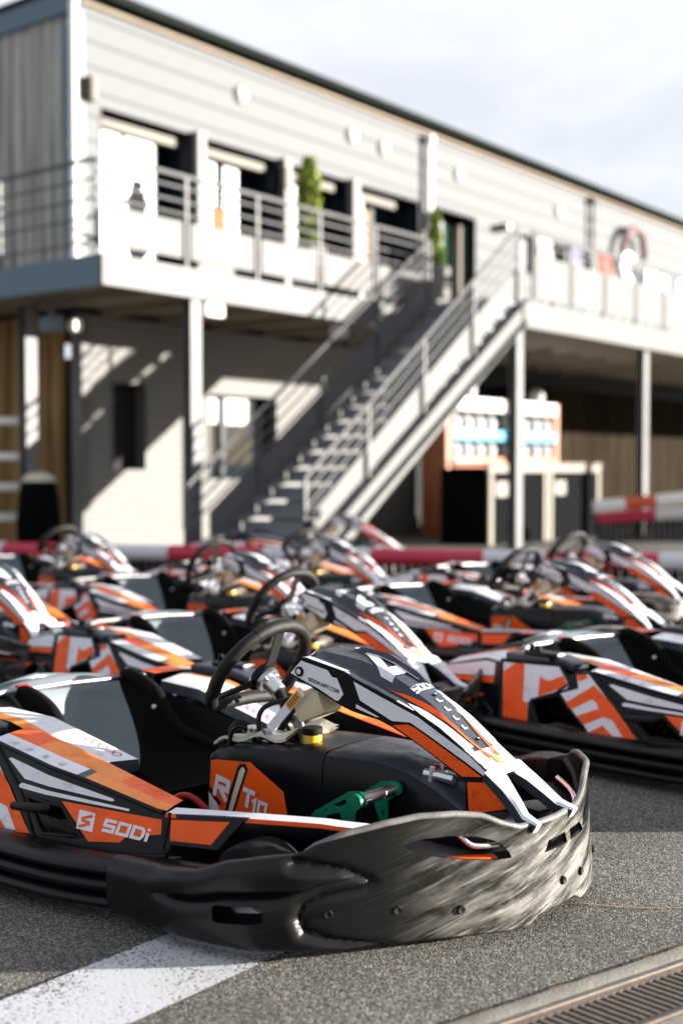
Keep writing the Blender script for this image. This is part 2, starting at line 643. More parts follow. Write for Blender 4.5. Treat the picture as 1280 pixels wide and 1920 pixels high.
def bump_disp(a, z):
    """outward relief of the bumper skin at |arc| a and height z"""
    d = min(seg_d(a, z, *PLATE[i], *PLATE[i + 1]) for i in range(2, 15))
    if in_poly(a, z, PLATE):
        return -.010 * math.exp(-(d / .007) ** 2)
    top = lerp_tab(a, [p[0] for p in TOPS], [p[1] for p in TOPS])
    bot = lerp_tab(a, [p[0] for p in BOTS], [p[1] for p in BOTS])
    g = bot + (top - bot) * .60                       # groove between the two rolls
    r1 = math.sqrt(max(0, 1 - ((z - (g + top) / 2) / ((top - g) / 2 + .001)) ** 2)) if z > g else 0
    r2 = math.sqrt(max(0, 1 - ((z - (g + bot) / 2) / ((g - bot) / 2 + .001)) ** 2)) if z <= g else 0
    amp = .030
    gr = max(r1 ** .7, r2 ** .7)
    mid = max(0, 1 - abs((z - (top + bot) / 2) / ((top - bot) / 2)) ** 4)
    k_ = sstep(.98, 1.10, a)
    gr = gr * (1 - k_) + .85 * mid * k_
    rise = sstep(0, .035, d)
    gr -= .35 * math.exp(-((z - g) / .007) ** 2) * sstep(.70, .76, a) * (1 - sstep(.98, 1.08, a))
    return -.011 * math.exp(-(d / .009) ** 2) + rise * (amp * gr - .012)


def make_front_bumper(root):
    mb = MB('scuffed', 'black_plastic')
    N = 300; M_ = 46
    smax = PLS[-1]
    outer = []; inner = []
    for i in range(N + 1):
        s = -smax + 2 * smax * i / N
        a = abs(s)
        top = lerp_tab(a, [p[0] for p in TOPS], [p[1] for p in TOPS])
        bot = lerp_tab(a, [p[0] for p in BOTS], [p[1] for p in BOTS])
        if s > 0: top -= .016 * math.exp(-((a - .48) / .14) ** 2)
        p, nrm = on_plan(s)
        tube = sstep(.70, .74, a)
        ro = []; ri = []
        for j in range(M_ + 1):
            t = j / M_
            t = t - .06 * math.sin(2 * math.pi * t) * .5
            z = bot + (top - bot) * t
            d = bump_disp(a, z)
            lean = .018 * (1 - sstep(.25, .55, a)) * (z - .03) / .22      # the nose leans back a little
            lip = .006 * math.exp(-((top - z) / .012) ** 2) * (1 - tube)
            edge = -.006 * (math.exp(-((top - z) / .0025) ** 2) + math.exp(-((z - bot) / .0025) ** 2))
            ro.append(p + nrm * (d - lean + lip + edge) + V(0, 0, z))
            th = .009 * (1 - tube) + .055 * tube
            zi = z
            if tube > 0:
                zi = z + tube * (.01 * (1 - t) - .012 * t)
            ri.append(p + nrm * (min(d, 0) - lean - th - edge) + V(0, 0, zi))
        outer.append(ro); inner.append(ri)
    rows = [ro + ri[::-1] for ro, ri in zip(outer, inner)]

    def mf(i, j):
        return 'scuffed' if j <= M_ + 1 else 'black_plastic'
    mb.grid(rows, mfun=mf, closeu=True)
    n = len(rows[0])
    mb.add(rows[0], [tuple(range(n - 1, -1, -1))], 'scuffed')
    mb.add(rows[-1], [tuple(range(n))], 'scuffed')
    ob = mb.build('front_bumper', None, sharp=50)

    # openings: cut with temporary solids
    def cutter(poly):
        c = MB('black_plastic')
        dn = densify(poly, .02)
        if sum((dn[i][0] * dn[(i + 1) % len(dn)][1] - dn[(i + 1) % len(dn)][0] * dn[i][1]) for i in range(len(dn))) < 0:
            dn = dn[::-1]
        a = []; b = []
        for (s, z) in dn:
            p, nrm = on_plan(s)
            a.append(p + nrm * .08 + V(0, 0, z)); b.append(p - nrm * .11 + V(0, 0, z))
        k = len(dn)
        r = delaunay_2d_cdt([Vector(q) for q in dn], [], [list(range(k))], 1, 1e-7)
        F = [tuple(f) for f in r[2]]
        c.add(a + b, F + [tuple(i + k for i in f[::-1]) for f in F] + [(i, i + k, (i + 1) % k + k, (i + 1) % k) for i in range(k)], 'black_plastic')
        o = c.build('cut', None, smooth=False)
        bm = bmesh.new(); bm.from_mesh(o.data); bmesh.ops.recalc_face_normals(bm, faces=bm.faces); bm.to_mesh(o.data); bm.free()
        return o
    hole = [(.46, .250), (.445, .255), (.411, .261), (.338, .259), (.262, .248), (.219, .234), (.19, .214), (.173, .194), (.171, .188), (.219, .189), (.290, .198), (.372, .216), (.43, .234)]
    slot = [(.895, .122), (.885, .128), (.79, .134), (.776, .128), (.776, .103), (.785, .098), (.88, .090), (.892, .096)]
    slA = [(-.052, .176), (-.030, .202), (.055, .203), (.062, .176)]
    slB = [(.082, .176), (.082, .203), (.150, .206), (.175, .180)]
    cuts = []
    for sg in (1, -1):
        cuts += [cutter([(sg * a, z) for a, z in hole]), cutter([(sg * a, z) for a, z in slot])]
    cuts += [cutter(slA), cutter(slB)]
    bm = bmesh.new(); bm.from_mesh(ob.data); bmesh.ops.recalc_face_normals(bm, faces=bm.faces); bm.to_mesh(ob.data); bm.free()
    for c in cuts:
        md = ob.modifiers.new('b', 'BOOLEAN')
        md.operation = 'DIFFERENCE'; md.object = c; md.solver = 'EXACT'
    dg = bpy.context.evaluated_depsgraph_get()
    me = bpy.data.meshes.new_from_object(ob.evaluated_get(dg))
    ob.modifiers.clear()
    ob.data = me
    me.name = 'front_bumper'
    me.polygons.foreach_set('use_smooth', [True] * len(me.polygons))
    me.set_sharp_from_angle(angle=R(42))
    for c in cuts:
        bpy.data.objects.remove(c)
    ob.parent = root
    # the rolled upper rim, rubbed pale
    rm = MB('rim_worn')
    pts = []; rs = []
    for i in range(121):
        s_ = -.685 + 1.40 * i / 120
        a = abs(s_)
        top = lerp_tab(a, [p[0] for p in TOPS], [p[1] for p in TOPS])
        if s_ > 0: top -= .016 * math.exp(-((a - .48) / .14) ** 2)
        p, nrm = on_plan(s_)
        lean = .018 * (1 - sstep(.25, .55, a)) * (top - .03) / .22
        pts.append(p - nrm * (lean + .003) + V(0, 0, top - .001)); rs.append(.0085 * min(1, .25 + (i if s_ < 0 else 120 - i) / 10))
    rm.tube(pts, rs, 10, 'rim_worn')
    rm.build('rolled_rim', ob)
    # bolts
    for s, z in ((-.473, .109), (-.314, .089), (-.633, .114), (.022, .093), (.127, .087), (.473, .109), (.314, .089)):
        p, nrm = on_plan(s)
        b = MB('steel_dark', 'black_matte')
        q = (p + V(0, 0, z)) - nrm * .014
        Mx = Matrix.Translation(q) @ nrm.to_track_quat('Z', 'Y').to_matrix().to_4x4()
        b.lathe([(.0, .0145), (.004, .015), (.0085, .0165), (.0105, .013), (.0115, .0)], 14, 'black_matte', Mx)
        b.build('bolt', ob)
    return ob


def make_side_pod(root, sg):
    f0 = skin(sg); dec = skin(sg, .0018); dec2 = skin(sg, .0032)
    inn = (0, -sg, 0)
    up = lambda P: P
    body = MB('black_satin')
    outline = [(-.872, .350), (-.60, .362), (-.525, .285), (-.522, .342), (-.452, .350), (-.09, .296), (.17, .247), (.36, .256), (.40, .262), (.335, .182), (.21, .178),
               (.20, .150), (.10, .140), (.0, .130), (-.06, .122), (-.457, .114), (-.66, .120), (-.825, .112)]
    outline = [(-.872, .350), (-.60, .362), (-.545, .298), (-.532, .342), (-.452, .350), (-.09, .296), (.17, .247), (.40, .262), (.335, .182), (.21, .178),
               (.20, .150), (.10, .140), (.0, .130), (-.06, .122), (-.457, .114), (-.66, .120), (-.825, .112)]
    h1 = [(-.702, .214), (-.584, .250), (-.436, .140), (-.654, .136)]
    h2 = [(-.276, .230), (-.196, .232), (-.142, .222), (-.060, .158), (-.185, .150)]
    patch(body, outline, f0, [h1, h2], .012, inn, .03, 'black_satin')
    # raised frame round the number panel and along the lower edge
    def rib(pts, r, f=f0):
        P = [f(*q) for q in densify(pts, .03, False)]
        body.tube(P, r, 8, 'black_satin')
    rib([(-.872, .350), (-.60, .362), (-.545, .298), (-.60, .254), (-.703, .218), (-.668, .13), (-.825, .114), (-.872, .350)], .006)
    rib([(-.825, .108), (-.66, .115), (-.457, .108), (-.06, .116), (.0, .126), (.10, .136), (.205, .15)], .008)
    rib([(-.452, .348), (-.30, .233), (-.20, .120)], .007)
    rib([(-.452, .348), (-.09, .296), (.17, .247)], .006)
    rib([(.19, .250), (.19, .16)], .005)
    rib([(-.702, .214), (-.584, .250), (-.436, .140), (-.654, .136), (-.702, .214)], .005)
    rib([(-.276, .230), (-.142, .222), (-.060, .158), (-.185, .150), (-.276, .230)], .005)
    pod = body.build('side_pod', root, sharp=35)

    st = MB('white', 'orange')
    # number panel
    patch(st, [(-.860, .342), (-.602, .352), (-.545, .290), (-.556, .276), (-.625, .252), (-.712, .210), (-.702, .142), (-.814, .130)], dec, m='white')
    patch(st, [(-.850, .308), (-.802, .344), (-.758, .346), (-.736, .212), (-.712, .206), (-.702, .142), (-.815, .130)], dec2, m='orange')
    patch(st, [(-.679, .312), (-.660, .300), (-.632, .298), (-.601, .313), (-.578, .322), (-.549, .288), (-.672, .236)], dec2, m='orange')
    # lettered panel
    patch(st, [(-.520, .334), (-.468, .339), (-.232, .143), (-.431, .136), (-.576, .258), (-.502, .284)], dec, m='white')
    patch(st, [(-.520, .334), (-.480, .338), (-.470, .326), (-.505, .309)], dec2, m='orange')
    patch(st, [(-.546, .229), (-.438, .304), (-.352, .248), (-.232, .143), (-.284, .139), (-.341, .194), (-.381, .199), (-.458, .160), (-.489, .189), (-.403, .226), (-.421, .247), (-.438, .254), (-.519, .207)], dec2, m='orange')
    patch(st, [(-.431, .138), (-.377, .170), (-.333, .143), (-.334, .139)], dec2, m='orange')
    # white facets and the lettered orange one
    patch(st, [(-.378, .312), (-.366, .316), (.014, .262), (.021, .258), (.012, .255), (-.296, .271)], dec, m='white')
    patch(st, [(-.320, .247), (-.303, .260), (.072, .244), (.070, .239)], dec, m='white')
    patch(st, [(-.145, .236), (.172, .232), (.178, .198), (.077, .178), (.061, .163), (-.035, .152)], dec, m='orange')
    patch(st, [(.198, .235), (.359, .249), (.320, .192), (.206, .187)], dec, m='orange')
    # logo square and word
    if sg < 0:
        ox, ux = -.080, (1, -.045)
    else:
        ox, ux = .165, (-1, .045)
    sk = (-.010, .046) if sg < 0 else (.010, .046)
    g = lambda u, v: dec2(ox + ux[0] * u * .062 + sk[0] * v, .178 + ux[1] * u * .062 + sk[1] * v)
    g3 = lambda u, v: skin(sg, .0045)(ox + ux[0] * u * .062 + sk[0] * v, .178 + ux[1] * u * .062 + sk[1] * v)
    patch(st, [(.0, .0), (.85, .0), (1.0, 1.0), (.15, 1.0)], g, m='white', res=.5)
    for pts in ([(.72, .86), (.30, .62), (.30, .50), (.70, .44), (.70, .32), (.52, .16)], [(.34, .86), (.30, .62)], [(.70, .32), (.62, .10)]):
        pts = pts
    vs, fs = stroke([(.86, .84), (.34, .60), (.34, .48), (.66, .48), (.66, .38), (.14, .14)], .13)
    st.add([g3(p.x, p.y) for p in vs], fs, 'orange')
    ln = V(ux[0], ux[1])
    letters(st, 'SODi', V(ox, .186) + ln * .080, ln, V(0, 1), .031, dec2, 'white', w=.24, slant=.16, wid=1.27)
    st.build('sticker', pod)

    # top facets: outer strip white with an orange band, groove, inner ridge with the printed plate
    tp = MB('black_satin', 'white', 'orange', 'orange_light')
    def O(x): return f0(x, lerp_tab(x, [-.46, -.09, .17, .40], [.348, .298, .249, .264]))
    def I(x, y, xs, zs): return V(x, sg * y, lerp_tab(x, xs, zs))
    xs = [-.46 + i * (.64 / 24) for i in range(25)]
    rows = []
    for x in xs:
        o = O(x)
        yi = lerp_tab(x, [-.6, -.2, .17], [.475, .475, .478])
        i2 = V(x - .03, sg * yi, lerp_tab(x, [-.6, -.25, .13, .2], [.372, .330, .262, .250]))
        rows.append([o + V(0, 0, .004), o.lerp(i2, .42) + V(0, 0, .005), o.lerp(i2, .44) + V(0, 0, .005), o.lerp(i2, 1.0) + V(0, 0, .003), i2 + V(0, -sg * .002, -.10)])
    def mf(i, j):
        if j == 3: return 'black_satin'
        x = xs[i]
        if j == 0: return 'white' if x < -.13 else ('charcoal' if x < -.10 else 'orange_light')
        if j == 1: return 'orange'
        return 'orange' if x < -.34 or x > -.02 else 'orange_light'
    tp.grid(rows, mfun=mf, flip=(sg < 0))
    # front strip running to the nose bumper
    rows = []
    for i in range(17):
        x = .18 + i * .032
        y0 = lerp_tab(x, [.18, .40, .60, .70], [.565, .50, .405, .34]); z = lerp_tab(x, [.18, .40, .56, .70], [.250, .262, .262, .250])
        y1 = y0 - lerp_tab(x, [.18, .7], [.040, .030])
        rows.append([V(x, sg * y0, z - .034), V(x, sg * (y0 + .002), z - .012), V(x, sg * (y0 - .001), z - .002), V(x - .005, sg * y1, z + .003), V(x - .005, sg * (y1 - .004), z - .03)])
    tp.grid(rows, mfun=lambda i, j: ('black_satin', 'orange', 'white', 'black_satin')[j], flip=(sg < 0))
    # closing panel behind the strip above the front wheel
    # inner ridge
    rows = []
    for i in range(15):
        x = -.80 + i * .04
        yo = .468; yi = lerp_tab(x, [-.8, -.24], [.315, .285])
        z = lerp_tab(x, [-.8, -.6, -.24], [.352, .345, .268])
        rows.append([V(x, sg * yo, z - .03), V(x, sg * (yo - .012), z + .010), V(x, sg * (yo - .05), z + .014), V(x, sg * yi, z), V(x, sg * (yi - .006), z - .035)])
    tp.grid(rows, mfun=lambda i, j: ('black_satin', 'orange_light', 'white', 'charcoal')[j] if i < 14 else 'black_satin', flip=(sg < 0))
    tp.add([rows[-1][0], rows[-1][1], rows[-1][2], rows[-1][3], rows[-1][4]], [(0, 1, 2, 3, 4)], 'charcoal')
    top = tp.build('top_panel', pod, sharp=30)
    # printed rings on the ridge and small print on the strip
    pr = MB('red', 'grey_print')
    for k in range(5):
        cx = -.285 - k * .030
        z = lerp_tab(cx, [-.8, -.6, -.24], [.352, .345, .268])
        for rr in (0.012,):
            pts = [(cx + rr * math.cos(t * math.pi / 8), .325 + rr * 1.2 * math.sin(t * math.pi / 8)) for t in range(17)]
            pts[-1] = pts[0]
            vs, fs = stroke(pts, .0035)
            P = []
            for p in vs:
                zz = lerp_tab(p.x, [-.8, -.6, -.24], [.352, .345, .268]); yi = lerp_tab(p.x, [-.8, -.24], [.315, .285])
                t = (.418 - p.y) / (.418 - yi)
                P.append(V(p.x, sg * p.y, zz + .014 - .014 * t + .0015))
            pr.add(P, fs, 'red')
    for k in range(4):
        cx = -.405 + k * .068
        for q in range(3):
            for w in (0,):
                a = O(cx + q * .006)
                pr.add([a + V(0, -sg * .018, .0075), a + V(.0035, -sg * .018, .0075), a + V(.0035, -sg * (.030 + .004 * ((q + k) % 3)), .0078), a + V(0, -sg * (.030 + .004 * ((q + k) % 3)), .0078)], [(0, 1, 2, 3)], 'grey_print')
    pr.build('print', top)
    # rear cap over the number panel
    cp = MB('black_satin', 'orange', 'charcoal')
    cp.box((-.76, sg * .565, .362), (.21, .10, .035), 'charcoal', None, .008)
    cp.box((-.70, sg * .575, .385), (.16, .07, .022), 'black_satin', None, .008)
    cp.box((-.845, sg * .575, .372), (.035, .07, .012), 'orange', None, .003)
    cp.box((-.60, sg * .55, .360), (.10, .10, .03), 'charcoal', Matrix.Rotation(R(12), 3, 'Y').to_euler(), .008)
    cp.lathe([(0, .02), (.012, .02), (.014, .0)], 12, 'black_matte', Matrix.Translation((-.735, sg * .575, .395)))
    cp.lathe([(0, .022), (.010, .022), (.012, .0)], 12, 'black_matte', Matrix.Translation((-.765, sg * .575, .395)))
    cp.build('top_cap', pod)
    # inner wall
    iw = MB('black_matte')
    P = [V(-.86, sg * .60, .34), V(-.80, sg * .31, .32), V(-.24, sg * .28, .24), V(.17, sg * .46, .20), V(.36, sg * .40, .22)]
    iw.grid([[p, V(p.x, p.y, .07)] for p in P], 'black_matte')
    iw.build('inner_panel', pod, sharp=20)
    return pod


def wdt(x): return lerp_tab(x, [.2, .42, .5, .6, .75, .85, .92], [.12, .12, .105, .085, .07, .07, .08])
def eg(x): return lerp_tab(x, [.19, .24, .39, .49, .59, .66, .745, .83], [.562, .588, .562, .522, .48, .445, .39, .335])
def ce(x): return lerp_tab(x, [.19, .24, .39, .45, .53, .61, .70, .745, .825], [.575, .602, .588, .572, .538, .492, .422, .392, .345])
def T(x, v, off=0.0):
    w = wdt(x); a = abs(v)
    k = sstep(.35, .62, 1 - a)                     # bevelled shoulders, flat middle
    z = eg(x) * (1 - k) + ce(x) * k
    return V(x, v * w, z + off)


def nose_sticker(number):
    sk = MB('white', 'orange', 'black_matte')
    for sg in (-1, 1):
        d1 = lambda x, z: V(x, sg * (wdt(x) + .0018), z)
        d2 = lambda x, z: V(x, sg * (wdt(x) + .0034), z)
        patch(sk, [(.198, .541), (.236, .579), (.330, .562), (.345, .546), (.362, .544), (.384, .504), (.368, .486), (.359, .484), (.301, .508)], d1, m='white')
        patch(sk, [(.418, .542), (.474, .518), (.60, .466), (.746, .386), (.812, .341), (.790, .341), (.579, .450), (.528, .449), (.437, .494)], d1, m='white')
        patch(sk, [(.426, .483), (.493, .455), (.483, .455), (.425, .473)], d1, m='white')
        patch(sk, [(.530, .438), (.572, .444), (.591, .438), (.783, .338), (.727, .331)], d1, m='orange')
        patch(sk, [(.741, .319), (.808, .328), (.825, .324), (.858, .280), (.850, .270), (.778, .248), (.746, .244)], d1, m='orange')
        patch(sk, [(.812, .332), (.838, .326), (.878, .282), (.872, .272), (.856, .270), (.864, .280), (.832, .325)], d1, m='white')
        # bung and web address
        b_ = Matrix.Translation((.232, sg * .121, .549)) @ Matrix.Rotation(R(90 * -sg), 4, 'X')
        sk.lathe([(.0135, 0), (.0135, .006), (.008, .007)], 18, 'black_matte', b_)
        sk.lathe([(.0, .0085), (.0065, .008), (.008, .006)], 18, 'white', b_)
        if sg < 0:
            letters(sk, 'SODiKART.COM', V(.262, .528), V(1, -.22).normalized(), V(.12, 1).normalized(), .0095, d2, 'black_matte', w=.2, slant=.1)
        else:
            letters(sk, 'SODiKART.COM', V(.362, .506), V(-1, .22).normalized(), V(-.12, 1).normalized(), .0095, d2, 'black_matte', w=.2, slant=.1)
    # on top: white corner flashes, the number, the word, orange line, logo
    t1 = lambda x, v: T(x, v, .0025)
    t2 = lambda x, v: T(x, v, .0038)
    for sg in (-1, 1):
        patch(sk, [(.196, sg * .95), (.250, sg * .98), (.385, sg * .98), (.392, sg * .86), (.245, sg * .80), (.236, sg * .40), (.196, sg * .62)], t1, m='white', res=.015)
        patch(sk, [(.49, sg * .70), (.53, sg * .66), (.60, sg * .62), (.66, sg * .52), (.735, sg * .40), (.785, sg * .30), (.775, sg * .16), (.735, sg * .30), (.66, sg * .42), (.60, sg * .50), (.53, sg * .58)], t2, m='orange', res=.015)
        patch(sk, [(.56, sg * .80), (.60, sg * .64), (.66, sg * .60), (.735, sg * .48), (.735, sg * .99), (.60, sg * .99)], t1, m='white', res=.015)
    # number read from the front: up points back to the wheel
    NG = {'4': ([(.50, 1.0), (.78, 1.0), (.80, .40), (1.0, .40), (1.0, .20), (.80, .20), (.80, 0), (.56, 0), (.56, .20), (0, .20), (0, .40)], [[(.56, .40), (.57, .76), (.24, .40)]]),
          '2': ([(0, .72), (0, .88), (.12, 1), (.88, 1), (1, .86), (1, .58), (.38, .22), (1, .22), (1, 0), (0, 0), (0, .24), (.72, .64), (.72, .79), (.26, .79), (.26, .70)], [])}
    if number in NG:
        po, ho_ = NG[number]
        mp_ = lambda q: (.530 - .175 * q[1], (q[0] - .46) * 1.15)
        patch(sk, [mp_(q) for q in po], t2, [[mp_(q) for q in h] for h in ho_], m='white', res=.02)
    else:
        patch(sk, [(.36, -.45), (.37, .40), (.42, .5), (.50, .46), (.53, -.1), (.49, -.5), (.43, -.28)], t2, m='white', res=.02)
    letters(sk, 'SODi', V(.555, -.44), V(0, 1), V(-.16, 0), .17, lambda x, v: t2(x, v), 'white', w=.22, slant=.0, wid=1.25) if 0 else None
    for k, (x0, h_) in enumerate(((.552, .22),)):
        cx = -.46
        for ch in 'SODi':
            ss, adv = GLY[ch]
            for s_ in ss:
                vs, fs = stroke(s_, .2)
                sk.add([t2(.566 - .022 * p.y, cx + p.x * .21) for p in vs], fs, 'white')
            cx += adv * .23
    for k in range(4):                                  # short vertical column of marks
        x0 = .600 + k * .026
        vs, fs = stroke([(0, 0), (0, 1), (.8, 1)], .35)
        sk.add([t2(x0 + .010 * p.y, -.05 + p.x * .2) for p in vs], fs, 'white')
    for sg in (1,):
        patch(sk, [(.768, -.18), (.772, .20), (.800, .22), (.796, -.16)], lambda x, v: T(x, v, .003), m='label' if 'label' in MATS else 'orange', res=.02)
    vs, fs = stroke([(.1, .9), (.55, .75), (.55, .55), (.45, .45), (.45, .25), (.9, .1)], .12)
    sk.add([T(.770 + .030 * (1 - p.y), -.17 + .36 * p.x, .0050) for p in vs], fs, 'white')
    for x0 in (.588, .722):
        sk.lathe([(0, .004), (.006, .004), (.0075, .0)], 14, 'black_matte', Matrix.Translation(T(x0, .08, .002)))
        sk.lathe([(0, .0065), (.0025, .006), (.003, .003)], 10, 'white', Matrix.Translation(T(x0, .08, .002)))
    return sk


def make_kart(number):
    root = empty('go_kart')
    bump = make_front_bumper(root)

    # --- perimeter bumper: three soft rolls round both sides and the tail
    pts = [(.34, .60), (.20, .640), (.08, .690), (-.10, .730), (-.5, .752), (-.85, .750), (-1.12, .735), (-1.28, .66), (-1.36, .50), (-1.39, .25), (-1.395, 0)]
    P = [V(x, -y, 0) for x, y in pts] + [V(x, y, 0) for x, y in pts[-2::-1]]
    P = catmull(P, 5)
    rows = []
    for i, p in enumerate(P):
        d = (P[min(i + 1, len(P) - 1)] - P[max(i - 1, 0)]).normalized()
        nr = V(d.y, -d.x, 0) * (-1 if V(d.y, -d.x, 0).dot(p - V(-.5, 0, 0)) < 0 else 1)
        k = sstep(0, 5, min(i, len(P) - 1 - i))
        row = []
        zb, zt = .026, .150
        for j in range(37):
            t = j / 36
            z = zb + (zt - zb) * t
            ph = (t * 3) % 1.0 if t < 1 else 1.0
            o = .034 * (max(0, 1 - (2 * ph - 1) ** 2) ** .5) * (.4 + .6 * k)
            o -= .03 * (max(0, t - .8) / .2) ** 2 + .02 * (max(0, .12 - t) / .12) ** 2
            row.append(p + nr * o + V(0, 0, z))
        row += [p - nr * .07 + V(0, 0, zt - .01), p - nr * .07 + V(0, 0, zb + .015)]
        rows.append(row)
    pb = MB('black_plastic')
    pb.grid(rows, 'black_plastic', closeu=True, flip=True)
    n = len(rows[0])
    pb.add(rows[0], [tuple(range(n))], 'black_plastic'); pb.add(rows[-1], [tuple(range(n - 1, -1, -1))], 'black_plastic')
    pb.build('side_bumper', root, sharp=50)

    for sg in (-1, 1):
        make_side_pod(root, sg)
        # rear wheel fairing
        rf = MB('black_satin', 'white', 'orange', 'charcoal')
        f0 = skin(sg); dec = skin(sg, .0018); dec2 = skin(sg, .003)
        ol = [(-1.312, .150), (-1.297, .215), (-1.258, .246), (-1.200, .292), (-.963, .346), (-.880, .342), (-.842, .120), (-.872, .158), (-.941, .190), (-1.010, .197), (-1.070, .184), (-1.124, .158), (-1.165, .120), (-1.30, .110)]
        patch(rf, ol, f0, (), .010, (0, -sg, 0), .03, 'black_satin')
        patch(rf, [(-1.250, .256), (-1.21, .284), (-.96, .335), (-.905, .334), (-.899, .285), (-1.262, .243)], dec, m='white')
        patch(rf, [(-1.262, .240), (-.899, .281), (-.896, .258), (-1.270, .222)], dec, m='orange')
        patch(rf, [(-1.289, .166), (-.947, .210), (-.945, .199), (-1.02, .204), (-1.115, .172), (-1.165, .133), (-1.275, .127)], dec, m='orange')
        # arch lip
        arc = [(-.855, .118), (-.872, .158), (-.941, .190), (-1.010, .197), (-1.070, .184), (-1.124, .158), (-1.165, .118)]
        rf.tube([f0(*q) + V(0, sg * .012, 0) for q in densify(arc, .03, False)], .013, 8, 'black_satin')
        # top deck of the fairing
        rows = []
        for x, z in ((-1.312, .150), (-1.297, .215), (-1.258, .246), (-1.200, .292), (-.963, .346), (-.880, .342)):
            o = f0(x, z)
            rows.append([o, V(x, sg * .50, z + .018), V(x, sg * .36, z + .022), V(x, sg * .34, z - .03)])
        rf.grid(rows, mfun=lambda i, j: 'white' if j == 0 and i >= 2 else ('orange' if j == 1 and i > 2 else 'black_satin'), flip=(sg > 0))
        rf.build('rear_fairing', root, sharp=30)

    # --- nose panel
    np_ = MB('charcoal', 'white', 'black_satin')
    for sg in (-1, 1):
        side = lambda x, z: V(x, sg * wdt(x), z)
        ol = [(.188, .539), (.243, .588), (.39, .562), (.49, .522), (.59, .48), (.66, .445), (.745, .39), (.83, .335), (.868, .302), (.905, .262), (.856, .266), (.765, .240), (.736, .238), (.735, .315), (.718, .329), (.625, .382), (.528, .432), (.490, .447), (.413, .462), (.375, .472), (.301, .50)]
        patch(np_, ol, side, (), .006, (0, -sg, 0), .03, 'black_satin')
    rows = []
    xs = [.19 + i * (.635 / 40) for i in range(41)]
    vs_ = [-1, -.9, -.72, -.62, -.52, -.42, -.2, 0, .2, .42, .52, .62, .72, .9, 1]
    for x in xs:
        rows.append([T(x, v) for v in vs_])
    def ncol(i, j):
        x = xs[i]; a = abs((vs_[j] + vs_[j + 1]) / 2)
        if x > .735: return 'white'
        if x > .53 and a > .88 - (x - .53) * 1.3: return 'white'
        if .24 < x < .385 and a > .86: return 'white'
        return 'charcoal'
    np_.grid(rows, mfun=ncol, flip=False)
    np_.grid([[p - V(0, 0, .006) for p in r] for r in rows], 'black_satin', flip=True)
    for sg in (-1, 1):       # legs of the fork
        P = [V(.80, sg * .045, .352), V(.85, sg * .060, .318), V(.89, sg * .072, .285), V(.915, sg * .082, .262), V(.955, sg * .088, .252)]
        rr = []
        for i, p in enumerate(P):
            w = (.040, .026, .020, .018, .012)[i]; h = (.008, .010, .010, .010, .006)[i]
            rr.append([p + V(0, -w, h * .2), p + V(0, -w * .6, h), p + V(0, w * .6, h), p + V(0, w, h * .2), p + V(-.012, w * .8, -h - .012), p + V(-.012, -w * .8, -h - .012)])
        np_.grid(rr, mfun=lambda i, j: 'white' if j < 3 else 'charcoal', closeu=True)
        np_.add(rr[-1], [tuple(range(6))], 'white')
        np_.add(rr[0], [tuple(range(5, -1, -1))], 'white')
    nose = np_.build('nose_panel', root, sharp=28)
    bmn = bmesh.new(); bmn.from_mesh(nose.data); bmesh.ops.recalc_face_normals(bmn, faces=bmn.faces); bmn.to_mesh(nose.data); bmn.free()

    nose_sticker(number).build('sticker', nose)
    # upper hood of the nose panel behind the ridge
    hd = MB('charcoal', 'white', 'black_matte')
    rws = []
    for x, h in ((.30, .000), (.33, .014), (.42, .020), (.52, .018), (.548, .012)):
        rws.append([T(x, .15, .0), T(x, .22, h), T(x, .52, h * 1.1), T(x, .72, h * .6), T(x, .9, 0)])
    hd.grid(rws, mfun=lambda i, j: 'white' if j == 3 else 'charcoal')
    hd.grid([[p.copy() for p in rws[-1]], [p - V(0.004, 0, .014) for p in rws[-1]]], 'black_matte')
    hd.build('hood_scoop', nose, sharp=25)

    # --- floor in front of the pedals, with the patterned hump and the chassis bar
    ft = MB('black_matte', 'carbon', 'orange', 'charcoal')
    rows = []
    for i in range(21):
        s = -.62 + 1.24 * i / 20
        p, nr = on_plan(s)
        a = abs(s)
        rows.append([p - nr * .02 + V(0, 0, .15), p - nr * .07 + V(0, 0, .185), p - nr * .16 + V(0, 0, .205), p - nr * .26 + V(0, 0, .19), V(.52, p.y * .6, .15)])
    ft.grid(rows, mfun=lambda i, j: ('black_matte', 'carbon', 'carbon', 'charcoal')[j])
    for sg in (-1, 1):
        ft.bar((.885, sg * .17, .183), (.80, sg * .30, .188), .03, .012, 'orange', bev=.003)
        ft.box((.78, sg * .16, .215), (.16, .10, .03), 'black_satin', Matrix.Rotation(R(sg * -12), 3, 'Z').to_euler(), .008)
    ft.build('nose_floor', root, sharp=40)
    for sg in (-1, 1):
        cb = MB('alu')
        cb.tube(catmull([(.80, sg * .27, .275), (.845, sg * .262, .250), (.87, sg * .24, .225), (.90, sg * .16, .216), (.91, sg * .08, .214)], 5), .006, 8, 'alu')
        cb.build('bumper_bar', root)

    # --- wheels
    def wheel(x, sg, y, r, w, rear=False):
        t = MB('tyre')
        Mx = Matrix.Translation((x, sg * y, r)) @ Matrix.Rotation(R(90), 4, 'X')
        h = w / 2
        t.lathe([(r * .56, -h * .8), (r * .60, -h * .98), (r * .80, -h * 1.04), (r * .93, -h * .96), (r * .985, -h * .80), (r, -h * .5), (r * 1.005, 0), (r, h * .5), (r * .985, h * .80), (r * .93, h * .96), (r * .80, h * 1.04), (r * .60, h * .98), (r * .56, h * .8)], 40, 'tyre', Mx)
        o = t.build('rear_wheel' if rear else 'front_wheel', root)
        m = MB('alu', 'steel_dark')
